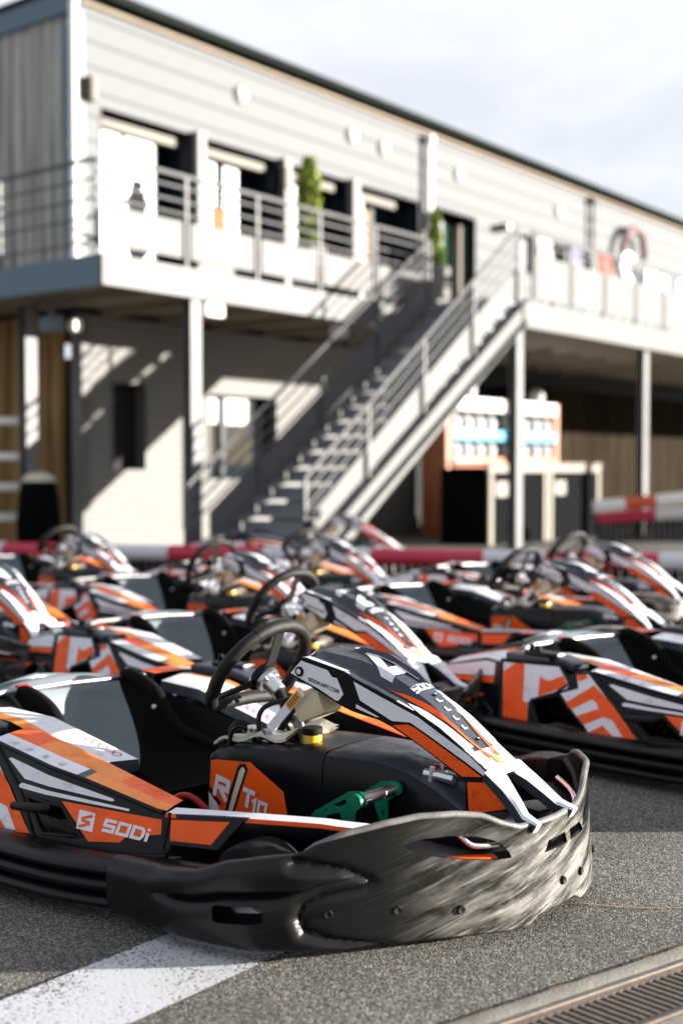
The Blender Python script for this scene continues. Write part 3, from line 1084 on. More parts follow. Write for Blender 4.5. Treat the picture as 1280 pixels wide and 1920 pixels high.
        m.lathe([(r * .56, -h * .95), (r * .52, -h * .9), (r * .50, -h * .2), (r * .2, -h * .1), (r * .2, h * .1), (r * .50, h * .2), (r * .52, h * .9), (r * .56, h * .95)], 28, 'alu', Mx)
        m.lathe([(0, h * .7), (r * .18, h * .7), (r * .2, h * .1)], 16, 'steel_dark', Mx)
        m.lathe([(0, -h * .7), (r * .18, -h * .7), (r * .2, -h * .1)], 16, 'steel_dark', Mx)
        m.build('rim', o)
    for sg in (-1, 1):
        wheel(.46, sg, .52, .112, .12)
        wheel(-1.02, sg, .52, .142, .19, True)

    # --- chassis
    ch = MB('steel_dark', 'black_matte')
    for sg in (-1, 1):
        ch.tube([(-1.15, sg * .28, .08), (-.6, sg * .30, .06), (.2, sg * .25, .06), (.72, sg * .16, .07)], .016, 8, 'steel_dark')
        ch.tube([(-.7, sg * .28, .07), (-.55, sg * .62, .07), (0, sg * .60, .08), (.15, sg * .26, .07)], .011, 8, 'steel_dark')
        ch.tube([(.44, sg * .25, .07), (.46, sg * .50, .11)], .013, 8, 'steel_dark')
    ch.tube([(-1.02, -.5, .142), (-1.02, .5, .142)], .02, 10, 'steel_dark')
    ch.tube([(.44, -.26, .07), (.44, .26, .07)], .015, 8, 'steel_dark')
    ch.tube([(-.6, -.3, .06), (-.6, .3, .06)], .015, 8, 'steel_dark')
    ch.box((.1, 0, .042), (1.3, .50, .006), 'black_matte')
    ch.build('chassis', root)

    # --- engine, exhaust and rear frame
    for sg, sx in ((-1, -.62), (1, -.66)):
        en = MB('steel_dark', 'black_matte', 'alu', 'red')
        en.box((sx, sg * .42, .20), (.22, .16, .16), 'black_matte', None, .012)
        for k in range(7):
            en.box((sx, sg * .42, .15 + k * .02), (.235, .175, .006), 'steel_dark')
        en.lathe([(0, .03), (.03, .03), (.034, 0)], 16, 'alu', Matrix.Translation((sx, sg * .42, .285)))
        en.build('engine', root)
    en = MB('steel_dark', 'black_matte', 'alu')
    en.box((-.36, -.50, .16), (.16, .05, .05), 'black_matte', None, .01)
    en.tube([(-.44, -.55, .14), (-.40, -.575, .21)], .008, 8, 'alu')
    en.lathe([(.0, .02), (.032, .02), (.036, .0), (.0, -.002)], 16, 'black_matte', Matrix.Translation((-.14, -.50, .20)))
    en.tube([(-.20, -.54, .15), (-.16, -.55, .20), (-.12, -.54, .15)], .006, 8, 'steel_dark')
    en.build('exhaust', root)
    # knob standing out of the pod opening
    lv = MB('rim_rubber')
    lv.tube([(-.27, -.685, .218), (-.262, -.695, .218), (-.20, -.69, .222), (-.165, -.675, .223), (-.158, -.66, .222)], [.004, .011, .013, .013, .009], 12, 'rim_rubber')
    lv.tube([(-.20, -.68, .222), (-.19, -.60, .215)], .007, 8, 'rim_rubber')
    lv.build('side_lever', root)
    hb = MB('tube_steel', 'red', 'black_plastic')
    hb.tube([(-.905, -.44, .372), (-.90, -.40, .382), (-.88, -.02, .382)], .0105, 10, 'tube_steel')
    hb.tube([(-.893, -.225, .382), (-.891, -.185, .382)], .017, 10, 'red')
    hb.tube([(-1.20, -.40, .24), (-1.02, -.44, .33), (-.905, -.44, .372)], .0125, 10, 'steel_dark')
    hb.tube([(-1.20, .40, .24), (-1.02, .44, .33), (-.88, .30, .365), (-.88, -.02, .380)], .0105, 10, 'steel_dark')
    hb.tube(catmull([(-1.22, -.42, .24), (-1.20, -.30, .30), (-1.18, 0, .32), (-1.20, .30, .30), (-1.22, .42, .24)], 4), .02, 10, 'black_plastic')
    hb.build('rear_frame', root)

    # --- seat
    st = MB('seat_grey', 'fabric_black')
    prof = [((-1.10, .360), (-1.08, .335)), ((-1.02, .385), (-1.00, .362)), ((-.965, .345), (-.93, .372)), ((-.92, .25), (-.87, .380)), ((-.86, .15), (-.80, .368)), ((-.75, .085), (-.72, .335)),
            ((-.60, .060), (-.665, .275)), ((-.45, .068), (-.60, .225)), ((-.33, .095), (-.48, .200)), ((-.24, .135), (-.30, .165)), ((-.22, .150), (-.24, .155))]
    cen = catmull([V(a[0], 0, a[1]) for a, b in prof], 6)
    rim = catmull([V(b[0], 0, b[1]) for a, b in prof], 6)
    us = [-1 + i / 20 for i in range(41)]
    rows = []
    for c, r in zip(cen, rim):
        row = []
        for u in us:
            a = abs(u)
            y = math.copysign(.215 * math.sin(a * math.pi / 2) ** .9, u) if a > 0 else 0
            k = 1 - math.cos(a * math.pi / 2) ** 1.2 if a < 1 else 1
            p = c.lerp(r, k)
            row.append(V(p.x, y, p.z))
        rows.append(row)
    nr = len(rows)
    st.grid(rows, 'seat_grey', flip=True)
    st.grid([[p + V(-.010 if i < nr * .5 else 0, math.copysign(.014, p.y) * (abs(p.y) / .215), -.012) for p in r] for i, r in enumerate(rows)], 'seat_grey')
    for sg in (-1, 1):
        tubep = [V(r.x, sg * .218, r.z) for r in rim[15:-3]]
        n_ = len(tubep)
        st.tube(tubep, [.010 + .014 * math.sin(math.pi * min(1, i / 6) / 2) * (1 - .5 * i / n_) for i in range(n_)], 12, 'fabric_black')
    st.tube([V(cen[0].x + 0, y, lerp_tab(abs(y), [0, .215], [cen[3].z, rim[3].z])) for y in [-.2, -.1, 0, .1, .2]], .012, 10, 'seat_grey')
    seat = st.build('seat', root, sharp=60)
    bb = bmesh.new(); bb.from_mesh(seat.data)                # black lining in front of a slanting seam
    bmesh.ops.bisect_plane(bb, geom=list(bb.verts) + list(bb.edges) + list(bb.faces), plane_co=(-.6, 0, 0), plane_no=V(1, 0, .84).normalized(), dist=1e-5)
    for f in bb.faces:
        c = f.calc_center_median()
        if c.x + .84 * c.z > -.6: f.material_index = 1
    bb.to_mesh(seat.data); bb.free()
    seat.data.polygons.foreach_set('use_smooth', [True] * len(seat.data.polygons))
    for sg in (-1, 1):
        bo = MB('alu')
        bo.lathe([(0, .012), (.008, .011), (.0095, .006), (.0095, 0)], 16, 'alu', Matrix.Translation((-.70, sg * .196, .290)) @ Matrix.Rotation(R(90 * sg), 4, 'X'))
        bo.build('seat_bolt', seat)
    rb = MB('red')
    rb.tube(catmull([(-.12, -.26, .10), (-.13, -.25, .16), (-.09, -.23, .175), (-.04, -.21, .14), (-.03, -.20, .10)], 4), .010, 8, 'red')
    rb.build('red_strap', root)

    # --- fuel tank between the legs
    tk = MB('black_satin', 'charcoal')
    sec = [(-.108, .105, .255, .125), (-.098, .10, .285, .140), (-.07, .095, .302, .148), (.0, .09, .318, .152), (.10, .09, .332, .155), (.25, .09, .342, .150), (.330, .09, .346, .146), (.334, .09, .343, .142), (.338, .09, .346, .146),
           (.46, .09, .350, .135), (.53, .09, .348, .128), (.60, .09, .330, .120), (.67, .09, .300, .112), (.73, .10, .262, .100), (.76, .12, .215, .085), (.765, .13, .16, .07)]
    rows = []
    for x, zb, zt, w in sec:
        c = .022
        cz = zt
        hollow = .03 * sstep(.06, .20, x) * (1 - sstep(.24, .33, x))
        rows.append([V(x, -w * .9, zb), V(x, -w - .006, (zb + cz) / 2 - .02), V(x, -w, cz - c * 1.3 - .0), V(x, -w + c * .35, cz - c * .4), V(x, -w + c * 1.2, cz),
                     V(x, -w * .3, cz + .004), V(x, w * .3, cz + .004), V(x, w - c * 1.2, cz), V(x, w - c * .35, cz - c * .4), V(x, w, cz - c * 1.3), V(x, w + .006, (zb + cz) / 2 - .02), V(x, w * .9, zb)])
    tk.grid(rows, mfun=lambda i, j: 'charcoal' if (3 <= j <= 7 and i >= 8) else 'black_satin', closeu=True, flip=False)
    tk.add(rows[0], [tuple(range(11, -1, -1))], 'black_satin')
    tk.add(rows[-1], [tuple(range(12))], 'charcoal')
    tank = tk.build('fuel_tank', root, sharp=30)
    bmn = bmesh.new(); bmn.from_mesh(tank.data); bmesh.ops.recalc_face_normals(bmn, faces=bmn.faces); bmn.to_mesh(tank.data); bmn.free()
    ts = MB('orange', 'white', 'black_matte', 'cream')
    def ty(sg, off):
        def f(x, z):
            w = lerp_tab(x, [-.108, -.098, -.07, .0, .10, .25], [.125, .140, .148, .152, .155, .150])
            zt = lerp_tab(x, [-.108, -.098, -.07, .0, .10, .25], [.255, .285, .302, .318, .332, .342]) - .0286
            zm = (.09 + zt + .0286) / 2 - .02
            t = max(0, min(1, (z - zm) / (zt - zm)))
            return V(x, sg * (w + .006 * (1 - t) + off), z)
        return f
    for sg in (-1, 1):
        patch(ts, [(-.085, .262), (-.060, .270), (.082, .284), (.205, .222), (.222, .150), (-.090, .108)], ty(sg, .003), m='orange', res=.02)
        patch(ts, [(.030, .258), (.042, .274), (.064, .276), (.072, .262), (.018, .120), (-.022, .116)], ty(sg, .0045), m='black_matte', res=.02)
        patch(ts, [(.042, .256), (.050, .266), (.060, .266), (.064, .258), (.012, .122), (-.006, .120)], ty(sg, .006), m='cream', res=.02)
        patch(ts, [(-.088, .190), (-.075, .186), (-.030, .150), (-.040, .142), (-.088, .178)], ty(sg, .0048), m='black_matte', res=.02)
        patch(ts, [(-.088, .172), (-.05, .148), (-.03, .118), (-.085, .112)], ty(sg, .0048), m='white', res=.02)
        if sg < 0:
            letters(ts, 'R', V(-.066, .168), V(1, -.14), V(.22, 1), .060, ty(sg, .0052), 'white', w=.24, slant=.0, wid=1.05)
            letters(ts, 'T', V(.048, .160), V(1, -.14), V(.22, 1), .052, ty(sg, .0052), 'white', w=.24, slant=.0, wid=1.0)
            letters(ts, '10', V(.088, .148), V(1, -.14), V(.22, 1), .040, ty(sg, .0052), 'white', w=.26, slant=.0, wid=.9)
    ts.build('sticker', tank)
    cpb = MB('fluid', 'black_matte', 'alu')
    Mx = Matrix.Translation((.212, -.047, .342))
    cpb.lathe([(.026, 0), (.027, .020), (.026, .022)], 24, 'fluid', Mx)
    cpb.lathe([(.028, .021), (.029, .023), (.029, .038), (.027, .040), (0, .041)], 24, 'black_matte', Mx)
    cpb.lathe([(.034, -.002), (.034, .002), (.026, .003)], 24, 'alu', Mx)
    cpb.build('filler_cap', tank)

    # --- steering
    tl = R(57)
    nrm = V(-math.sin(tl), .03, math.cos(tl)).normalized()
    uy = nrm.cross(V(math.cos(tl), 0, math.sin(tl))).normalized()
    ux_ = V(math.cos(tl), 0, math.sin(tl))              # up along the wheel
    if uy.y < 0: uy = -uy
    C0 = V(-.03, 0, .505)
    def wp(a, b, c=0.0):                                   # a across, b up in the wheel plane, c towards the driver
        return C0 + uy * a + ux_ * b + nrm * c
    r = .170
    path = []
    for k in range(64):
        t = 2 * math.pi * k / 64 + math.pi / 2
        a, b = r * math.cos(t) * .97, r * math.sin(t)
        path.append((a, b))
    def dshape(a, b):
        if b < -.105: b = -.105 - (abs(b) - .105) * .10 + .012 * math.cos(a / .11 * math.pi / 2) * (abs(a) < .11)
        return a * (1 + .05 * (b < -.05)), b
    ring = []
    for a, b in path:
        a, b = dshape(a, b)
        ring.append(wp(a, b, 0.0))
    sw = MB('rim_rubber', 'black_matte')
    sw.tube(ring, .0198, 14, 'rim_rubber', closed=True)
    for k in (6, 14, 26, 38, 50, 58):
        d = (ring[(k + 1) % 64] - ring[k]).normalized()
        a = ring[k] - d * .0012; b = ring[k] + d * .0012
        sw.tube([a, b], .0205, 14, 'black_matte')
    wheel_o = sw.build('steering_wheel', root, sharp=50)
    sp = MB('black_matte', 'steel_dark')
    for a, b in ((0, .155), (-.148, -.085), (.148, -.085)):
        d = V(a, b).normalized()
        p0 = wp(d.x * .02, d.y * .02, -.022); p1 = wp(d.x * .055, d.y * .055, -.020); p2 = wp(a * .96, b * .96, 0)
        w = .034 if a == 0 else .026
        sp.bar(p0, p1, w * 1.1, .004, 'black_matte', up=nrm)
        sp.bar(p1, p2, w, .004, 'black_matte', up=nrm)
        q = wp(d.x * .105, d.y * .105, -.004)
        sp.lathe([(0, .003), (.003, .003), (.004, -.004)], 10, 'steel_dark', Matrix.Translation(q) @ (-nrm).to_track_quat('Z', 'Y').to_matrix().to_4x4())
    sp.build('spoke', wheel_o)
    hb = MB('black_matte', 'alu', 'steel_dark')
    Mh = Matrix.Translation(wp(0, 0, -.012)) @ (-nrm).to_track_quat('Z', 'Y').to_matrix().to_4x4()
    hb.lathe([(0, -.006), (.038, -.006), (.041, .0), (.041, .018), (.036, .022)], 28, 'black_matte', Mh)
    hb.lathe([(.038, .022), (.039, .026), (.036, .034), (.026, .036), (.024, .040), (.024, .078), (.021, .082), (0, .082)], 28, 'alu', Mh)
    for k in range(3):
        t = 2 * math.pi * k / 3 + .5
        hb.lathe([(0, .012), (.005, .012), (.006, .0)], 10, 'alu', Mh @ Matrix.Translation((.031 * math.cos(t), .031 * math.sin(t), .033)))
    for zz in (.052, .070):
        hb.tube([Mh @ V(.020, -.012, zz), Mh @ V(.034, -.016, zz)], .0045, 10, 'alu')
        hb.tube([Mh @ V(.026, -.018, zz), Mh @ V(.024, -.030, zz)], .006, 8, 'steel_dark')
    hb.build('hub', wheel_o)
    co = MB('steel_dark', 'black_matte')
    e = wp(0, 0, -.09)
    base = V(.155, -.01, .33)
    co.tube([e, base], .0115, 12, 'steel_dark')
    co.tube([e, e.lerp(base, .25)], .016, 12, 'black_matte')
    co.tube([(.155, -.03, .455), (.095, -.03, .375), (.075, -.035, .345)], .010, 10, 'black_matte')
    co.tube([(.135, -.02, .400), (.165, -.03, .335)], .013, 12, 'steel_dark')
    co.build('steering_column', root)
    # brake fluid bottle and its strap
    br = MB('cream')
    br.box((.228, -.045, .447), (.105, .085, .072), 'cream', Matrix.Rotation(R(-24), 3, 'Y').to_euler(), .016)
    br.box((.215, -.045, .480), (.06, .06, .02), 'cream', Matrix.Rotation(R(-24), 3, 'Y').to_euler(), .006)
    bot = br.build('fluid_bottle', root)
    sb = MB('white', 'label', 'alu', 'black_matte')
    sb.bar((.222, -.100, .487), (.100, -.098, .372), .003, .024, 'white', up=(0, 1, 0)) if 0 else None
    a = V(.222, -.102, .492); b = V(.098, -.100, .368)
    d = (b - a).normalized(); u = V(0, 1, 0).cross(d).normalized()
    for (p, q, mm, off, w) in ((a, b, 'white', 0, .014), (a.lerp(b, .08), a.lerp(b, .42), 'label', -.002, .012)):
        o = V(0, off, 0)
        sb.add([p - u * w + o, p + u * w + o, q + u * w + o, q - u * w + o, p - u * w + o + V(0, .0015, 0), p + u * w + o + V(0, .0015, 0), q + u * w + o + V(0, .0015, 0), q - u * w + o + V(0, .0015, 0)],
               [(0, 1, 2, 3), (7, 6, 5, 4), (0, 4, 5, 1), (1, 5, 6, 2), (2, 6, 7, 3), (3, 7, 4, 0)], mm)
    for k in range(5):
        p = a.lerp(b, .13 + k * .055) + V(0, -.0045, 0)
        sb.add([p - u * .008, p + u * .008, p + u * .008 + d * .003, p - u * .008 + d * .003], [(0, 1, 2, 3)], 'black_matte')
    sb.tube([(.092, -.115, .362), (.100, -.085, .366)], .009, 10, 'alu')
    sb.tube([(.098, -.09, .355), (.125, -.06, .350)], .012, 10, 'alu')
    sb.build('strap', bot)
    # hoses, brake cylinder and the rag
    ho = MB('black_plastic', 'alu')
    ho.tube(catmull([(-.055, -.10, .295), (-.050, -.10, .345), (-.02, -.095, .372), (.010, -.08, .362), (.022, -.07, .345)], 5), .009, 10, 'black_plastic')
    ho.tube(catmull([(-.040, -.12, .29), (-.035, -.115, .340), (-.008, -.11, .365), (.018, -.09, .352)], 5), .007, 10, 'black_plastic')
    ho.tube(catmull([(.075, -.09, .300), (.055, -.09, .345), (.045, -.085, .395), (.060, -.07, .425), (.11, -.05, .445), (.16, -.04, .462)], 5), .0075, 10, 'black_plastic')
    ho.tube(catmull([(.118, -.03, .455), (.075, -.02, .42), (.10, -.03, .37), (.165, -.055, .325)], 5), .006, 10, 'black_plastic')
    ho.tube([(.07, -.10, .332), (.085, -.11, .336), (.095, -.10, .332)], .0025, 6, 'alu')
    ho.build('hose', root)
    cy = MB('alu', 'steel_dark')
    cy.box((.018, -.085, .335), (.030, .030, .062), 'alu', Matrix.Rotation(R(16), 3, 'Y').to_euler(), .003)
    cy.box((.035, -.035, .325), (.065, .08, .02), 'alu', None, .003)
    for dx, dz in ((-.014, .014), (.006, .000), (-.004, -.020), (.012, .022)):
        q = V(.018 + dx, -.101, .335 + dz)
        cy.lathe([(0, .004), (.0055, .004), (.0055, 0)], 10, 'steel_dark', Matrix.Translation(q) @ Matrix.Rotation(R(90), 4, 'X'))
    cy.build('brake_cylinder', root)
    rg = MB('cloth')
    rows = []
    for i in range(15):
        x = -.105 + i * .020
        row = []
        for j in range(9):
            y = -.115 + j * .028
            zt = lerp_tab(x, [-.108, -.07, .0, .10, .25], [.290, .306, .322, .336, .346])
            row.append(V(x + .006 * math.sin(j * 1.7), y, zt + .006 + .008 * math.sin(i * .9 + j * .6) + .012 * sstep(.0, .10, x) * math.sin(j * .9) + .010))
        rows.append(row)
    rg.grid(rows, 'cloth'); rg.grid([[p - V(0, 0, .008) for p in r_] for r_ in rows], 'cloth', flip=True)
    rg.grid([rows[0], [p - V(0, 0, .008) for p in rows[0]]], 'cloth'); rg.grid([[r_[0] for r_ in rows], [r_[0] - V(0, 0, .008) for r_ in rows]], 'cloth')
    rg.build('folded_rag', root, sharp=60)  # folded cloth lying on the tank

    # --- pedals: two drilled plates and a ribbed foot bar
    for sg, mm in ((-1, 'green'), (1, 'red')):
        pd = MB(mm, 'steel_dark')
        fx, fz = .567, .287
        for yy in (.285, .150):
            pl = lambda x, z, yy=yy: V(x, sg * yy, z)
            ol = [(fx + .020, fz + .012), (fx + .004, fz + .022), (fx - .035, fz + .016), (fx - .145, fz - .052), (fx - .170, fz - .085), (fx - .120, fz - .085), (fx - .105, fz - .055), (fx - .062, fz - .040), (fx - .040, fz - .088), (fx - .018, fz - .088), (fx - .016, fz - .030), (fx + .022, fz - .008)]
            hs = [[(fx - .045, fz - .004), (fx - .085, fz - .026), (fx - .066, fz - .030), (fx - .034, fz - .018)], [(fx - .100, fz - .036), (fx - .140, fz - .064), (fx - .118, fz - .062)], [(fx - .036, fz - .055), (fx - .030, fz - .078), (fx - .024, fz - .060)]]
            patch(pd, ol, pl, hs, .006, (0, -sg, 0), .03, mm)
        pd.tube([(fx - .15, sg * .285, fz - .07), (fx - .15, sg * .145, fz - .07)], .007, 8, mm)
        po = pd.build('pedal', root, sharp=30)
        fb = MB('alu')
        pts = []; rs = []
        for k in range(27):
            pts.append(V(fx, sg * (.300 - k * .160 / 26), fz)); rs.append(.0155 if k % 2 else .0135)
        fb.tube(pts, rs, 16, 'alu')
        fb.tube([V(fx, sg * .302, fz), V(fx, sg * .292, fz)], .019, 16, mm if mm in fb.mats else mm)
        fb.tube([V(fx, sg * .142, fz), V(fx, sg * .132, fz)], .019, 16, mm)
        fb.build('foot_bar', po)
    # linkage beside the nose panel
    lk = MB('alu', 'red')
    lk.tube([(.62, -.085, .325), (.66, -.075, .322), (.70, -.07, .318)], .013, 12, 'alu')
    lk.tube([(.64, -.09, .30), (.645, -.085, .345)], .007, 8, 'alu')
    for k in range(6):
        lk.tube([(.655 + k * .008, -.02, .318), (.659 + k * .008, -.02, .318)], .018, 12, 'alu')
    lk.tube([(.645, -.02, .318), (.71, -.02, .318)], .014, 10, 'alu')
    lk.tube([(.60, -.02, .318), (.645, -.02, .318)], .016, 10, 'red')
    lk.bar((.655, -.055, .33), (.655, -.055, .40), .010, .004, 'alu', up=(0, 1, 0))
    lk.build('steering_linkage', root)
    return root
# ------------------------------------------------------------------ materials of the setting


def asphalt():
    m = bpy.data.materials.new('asphalt'); m.use_nodes = True
    n = m.node_tree; b = n.nodes['Principled BSDF']; N = n.nodes.new; K = n.links.new
    t = N('ShaderNodeTexCoord')
    v1 = N('ShaderNodeTexVoronoi'); v1.inputs['Scale'].default_value = 215; v1.feature = 'F1'
    K(t.outputs['Object'], v1.inputs['Vector'])
    v2 = N('ShaderNodeTexVoronoi'); v2.inputs['Scale'].default_value = 400
    K(t.outputs['Object'], v2.inputs['Vector'])
    big = N('ShaderNodeTexNoise'); big.inputs['Scale'].default_value = 1.3; big.inputs['Detail'].default_value = 5
    K(t.outputs['Object'], big.inputs['Vector'])
    med = N('ShaderNodeTexNoise'); med.inputs['Scale'].default_value = 75; med.inputs['Detail'].default_value = 5
    K(t.outputs['Object'], med.inputs['Vector'])
    sep = N('ShaderNodeSeparateColor'); K(v1.outputs['Color'], sep.inputs['Color'])
    r = N('ShaderNodeValToRGB')
    e = r.color_ramp.elements
    e[0].position = 0.0; e[0].color = (.038, .039, .041, 1)
    e[1].position = 1.0; e[1].color = (.38, .35, .29, 1)
    for p, c in ((.35, (.076, .077, .077, 1)), (.70, (.185, .172, .15, 1))):
        q = e.new(p); q.color = c
    K(sep.outputs['Red'], r.inputs['Fac'])
    mx = N('ShaderNodeMix'); mx.data_type = 'RGBA'; mx.blend_type = 'MULTIPLY'
    mr = N('ShaderNodeMapRange'); mr.inputs['From Min'].default_value = .3; mr.inputs['From Max'].default_value = .7
    mr.inputs['To Min'].default_value = .60; mr.inputs['To Max'].default_value = 1.22
    K(big.outputs['Fac'], mr.inputs['Value'])
    cb = N('ShaderNodeCombineColor')
    for k in ('Red', 'Green', 'Blue'):
        K(mr.outputs['Result'], cb.inputs[k])
    mx.inputs['Factor'].default_value = 1
    K(r.outputs['Color'], mx.inputs['A']); K(cb.outputs['Color'], mx.inputs['B'])
    K(mx.outputs['Result'], b.inputs['Base Color'])
    b.inputs['Roughness'].default_value = .82
    h = N('ShaderNodeMath'); h.operation = 'MULTIPLY_ADD'
    K(v1.outputs['Distance'], h.inputs[0]); h.inputs[1].default_value = -1.1
    K(med.outputs['Fac'], h.inputs[2])
    h2 = N('ShaderNodeMath'); h2.operation = 'MULTIPLY_ADD'
    K(v2.outputs['Distance'], h2.inputs[0]); h2.inputs[1].default_value = -.5
    K(h.outputs[0], h2.inputs[2])
    bp = N('ShaderNodeBump'); bp.inputs['Strength'].default_value = .6; bp.inputs['Distance'].default_value = .006
    K(h2.outputs[0], bp.inputs['Height']); K(bp.outputs['Normal'], b.inputs['Normal'])
    MATS['asphalt'] = m


asphalt()


def road_paint():
    m = bpy.data.materials.new('road_paint'); m.use_nodes = True
    n = m.node_tree; b = n.nodes['Principled BSDF']; N = n.nodes.new; K = n.links.new
    t = N('ShaderNodeTexCoord')
    no = N('ShaderNodeTexNoise'); no.inputs['Scale'].default_value = 150; no.inputs['Detail'].default_value = 3; no.inputs['Roughness'].default_value = .55
    K(t.outputs['Object'], no.inputs['Vector'])
    lo = N('ShaderNodeTexNoise'); lo.inputs['Scale'].default_value = 3.2; lo.inputs['Detail'].default_value = 3
    K(t.outputs['Object'], lo.inputs['Vector'])
    a = N('ShaderNodeMath'); a.operation = 'MULTIPLY_ADD'
    K(lo.outputs['Fac'], a.inputs[0]); a.inputs[1].default_value = .55; K(no.outputs['Fac'], a.inputs[2])
    r = N('ShaderNodeValToRGB')
    r.color_ramp.elements[0].position = .655; r.color_ramp.elements[0].color = (.07, .072, .078, 1)
    r.color_ramp.elements[1].position = .715; r.color_ramp.elements[1].color = (.60, .60, .63, 1)
    K(a.outputs[0], r.inputs['Fac']); K(r.outputs['Color'], b.inputs['Base Color'])
    b.inputs['Roughness'].default_value = .6
    v1 = N('ShaderNodeTexVoronoi'); v1.inputs['Scale'].default_value = 150
    K(t.outputs['Object'], v1.inputs['Vector'])
    bp = N('ShaderNodeBump'); bp.inputs['Strength'].default_value = .25; bp.inputs['Distance'].default_value = .003
    K(a.outputs[0], bp.inputs['Height']); K(bp.outputs['Normal'], b.inputs['Normal'])
    MATS['road_paint'] = m


road_paint()


def cladding(name, col, pitch, strength=.5, axis='Z', var=.0):
    m = bpy.data.materials.new(name); m.use_nodes = True
    n = m.node_tree; b = n.nodes['Principled BSDF']; N = n.nodes.new; K = n.links.new
    t = N('ShaderNodeTexCoord')
    w = N('ShaderNodeTexWave'); w.bands_direction = axis; w.wave_profile = 'SAW'
    w.inputs['Scale'].default_value = 1 / pitch / 3.1831 * math.pi / math.pi
    w.inputs['Scale'].default_value = math.pi * 2 / 20 / pitch
    K(t.outputs['Object'], w.inputs['Vector'])
    bp = N('ShaderNodeBump'); bp.inputs['Strength'].default_value = strength; bp.inputs['Distance'].default_value = .02
    K(w.outputs['Fac'], bp.inputs['Height']); K(bp.outputs['Normal'], b.inputs['Normal'])
    r = N('ShaderNodeValToRGB')
    r.color_ramp.elements[0].position = .02; r.color_ramp.elements[0].color = (*[c * .5 for c in col], 1)
    r.color_ramp.elements[1].position = .22; r.color_ramp.elements[1].color = (*col, 1)
    K(w.outputs['Fac'], r.inputs['Fac']); K(r.outputs['Color'], b.inputs['Base Color'])
    b.inputs['Roughness'].default_value = .6; b.inputs['Specular IOR Level'].default_value = .12
    MATS[name] = m


cladding('cladding', (.138, .146, .154), .30)
cladding('cladding_fine', (.20, .198, .192), .11)


def wood(name, c1, c2, pitch=.12):
    m = bpy.data.materials.new(name); m.use_nodes = True
    n = m.node_tree; b = n.nodes['Principled BSDF']; N = n.nodes.new; K = n.links.new
    t = N('ShaderNodeTexCoord')
    mp_ = N('ShaderNodeMapping'); mp_.inputs['Scale'].default_value = (1 / pitch, 1 / pitch, .35)
    K(t.outputs['Object'], mp_.inputs['Vector'])
    no = N('ShaderNodeTexNoise'); no.inputs['Scale'].default_value = 1.3; no.inputs['Detail'].default_value = 6; no.inputs['Distortion'].default_value = .3
    K(mp_.outputs['Vector'], no.inputs['Vector'])
    r = N('ShaderNodeValToRGB')
    r.color_ramp.elements[0].position = .34; r.color_ramp.elements[0].color = (*c1, 1)
    r.color_ramp.elements[1].position = .66; r.color_ramp.elements[1].color = (*c2, 1)
    K(no.outputs['Fac'], r.inputs['Fac']); K(r.outputs['Color'], b.inputs['Base Color'])
    b.inputs['Roughness'].default_value = .95; b.inputs['Specular IOR Level'].default_value = .03
    MATS[name] = m


wood('wood_grey', (.19, .185, .175), (.56, .55, .52))
wood('wood_brown', (.14, .085, .035), (.40, .26, .12))
wood('wood_shaded', (.012, .009, .006), (.035, .026, .017))  # timber under the deck, the shade there put into its colour
mat('frame_white', (0.188, 0.188, 0.188), .4, spec=.12)
mat('frame_blue', (.14, .20, .25), .45, spec=.12)
mat('beam', (0.132, 0.136, 0.138), .45, var=.06, vscale=3, spec=.12)
mat('galv', (0.145, 0.149, 0.153), .55, metal=.2, var=.12, vscale=4, spec=.12)
mat('tread', (.24, .255, .28), .55, metal=.2, spec=.12)
mat('tread_edge', (.5, .5, .5), .5)
mat('navy', (.012, .022, .035), .4, spec=.12)
mat('roof_dark', (.014, .017, .015), .95, spec=.02)
mat('soffit', (.26, .22, .17), .7, var=.1, vscale=2, spec=.12)
mat('panel_grey', (0.139, 0.139, 0.139), .5, spec=.12)
mat('blind_reflection', (0.145, 0.154, 0.167), .25)  # blinds behind glass, with the sky's reflection put into the pale colour
mat('glass_dark', (.012, .018, .022), .06, coat=.2)
mat('glass_green', (.02, .06, .045), .08)
mat('awning', (0.188, 0.178, 0.157), .55, spec=.12)
mat('lamp_white', (.82, .80, .76), .35)
mat('planter', (0.171, 0.166, 0.157), .5, spec=.12)
mat('leaf', (.26, .34, .03), .55)
mat('leaf_dark', (.04, .07, .01), .6)
mat('bark', (.06, .045, .03), .8)
mat('mat_red', (.20, .02, .015), .8)
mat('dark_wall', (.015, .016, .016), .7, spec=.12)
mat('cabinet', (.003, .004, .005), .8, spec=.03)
mat('beige', (0.252, 0.231, 0.196), .5, spec=.12)
mat('tube_red', (.50, .025, .065), .35, bump=.3, bscale=60)
mat('tube_white', (.66, .66, .72), .35, bump=.3, bscale=60)
mat('tube_orange', (.60, .09, .03), .35)
mat('rubber_wall', (.012, .012, .013), .7)
mat('rack_orange', (.42, .13, .05), .5)
mat('shelf_blue', (.10, .42, .66), .4)
mat('helmet', (0.592, 0.592, 0.608), .15, coat=.6)
mat('concrete', (.34, .31, .26), .85, bump=.5, bscale=120, var=.2, vscale=14)
mat('joint_sand', (.36, .23, .08), .9)
mat('grate', (.18, .145, .115), .55, metal=.3, bump=.3, bscale=150, var=.2, vscale=30)
mat('void', (.01, .01, .012), .9)
mat('chair_orange', (.40, .06, .02), .5, spec=.2)
mat('chair_blue', (.11, .11, .20), .5, spec=.2)
mat('chair_grey', (.35, .32, .30), .5)
mat('logo_pink', (.21, .145, .145), .8, spec=.03)

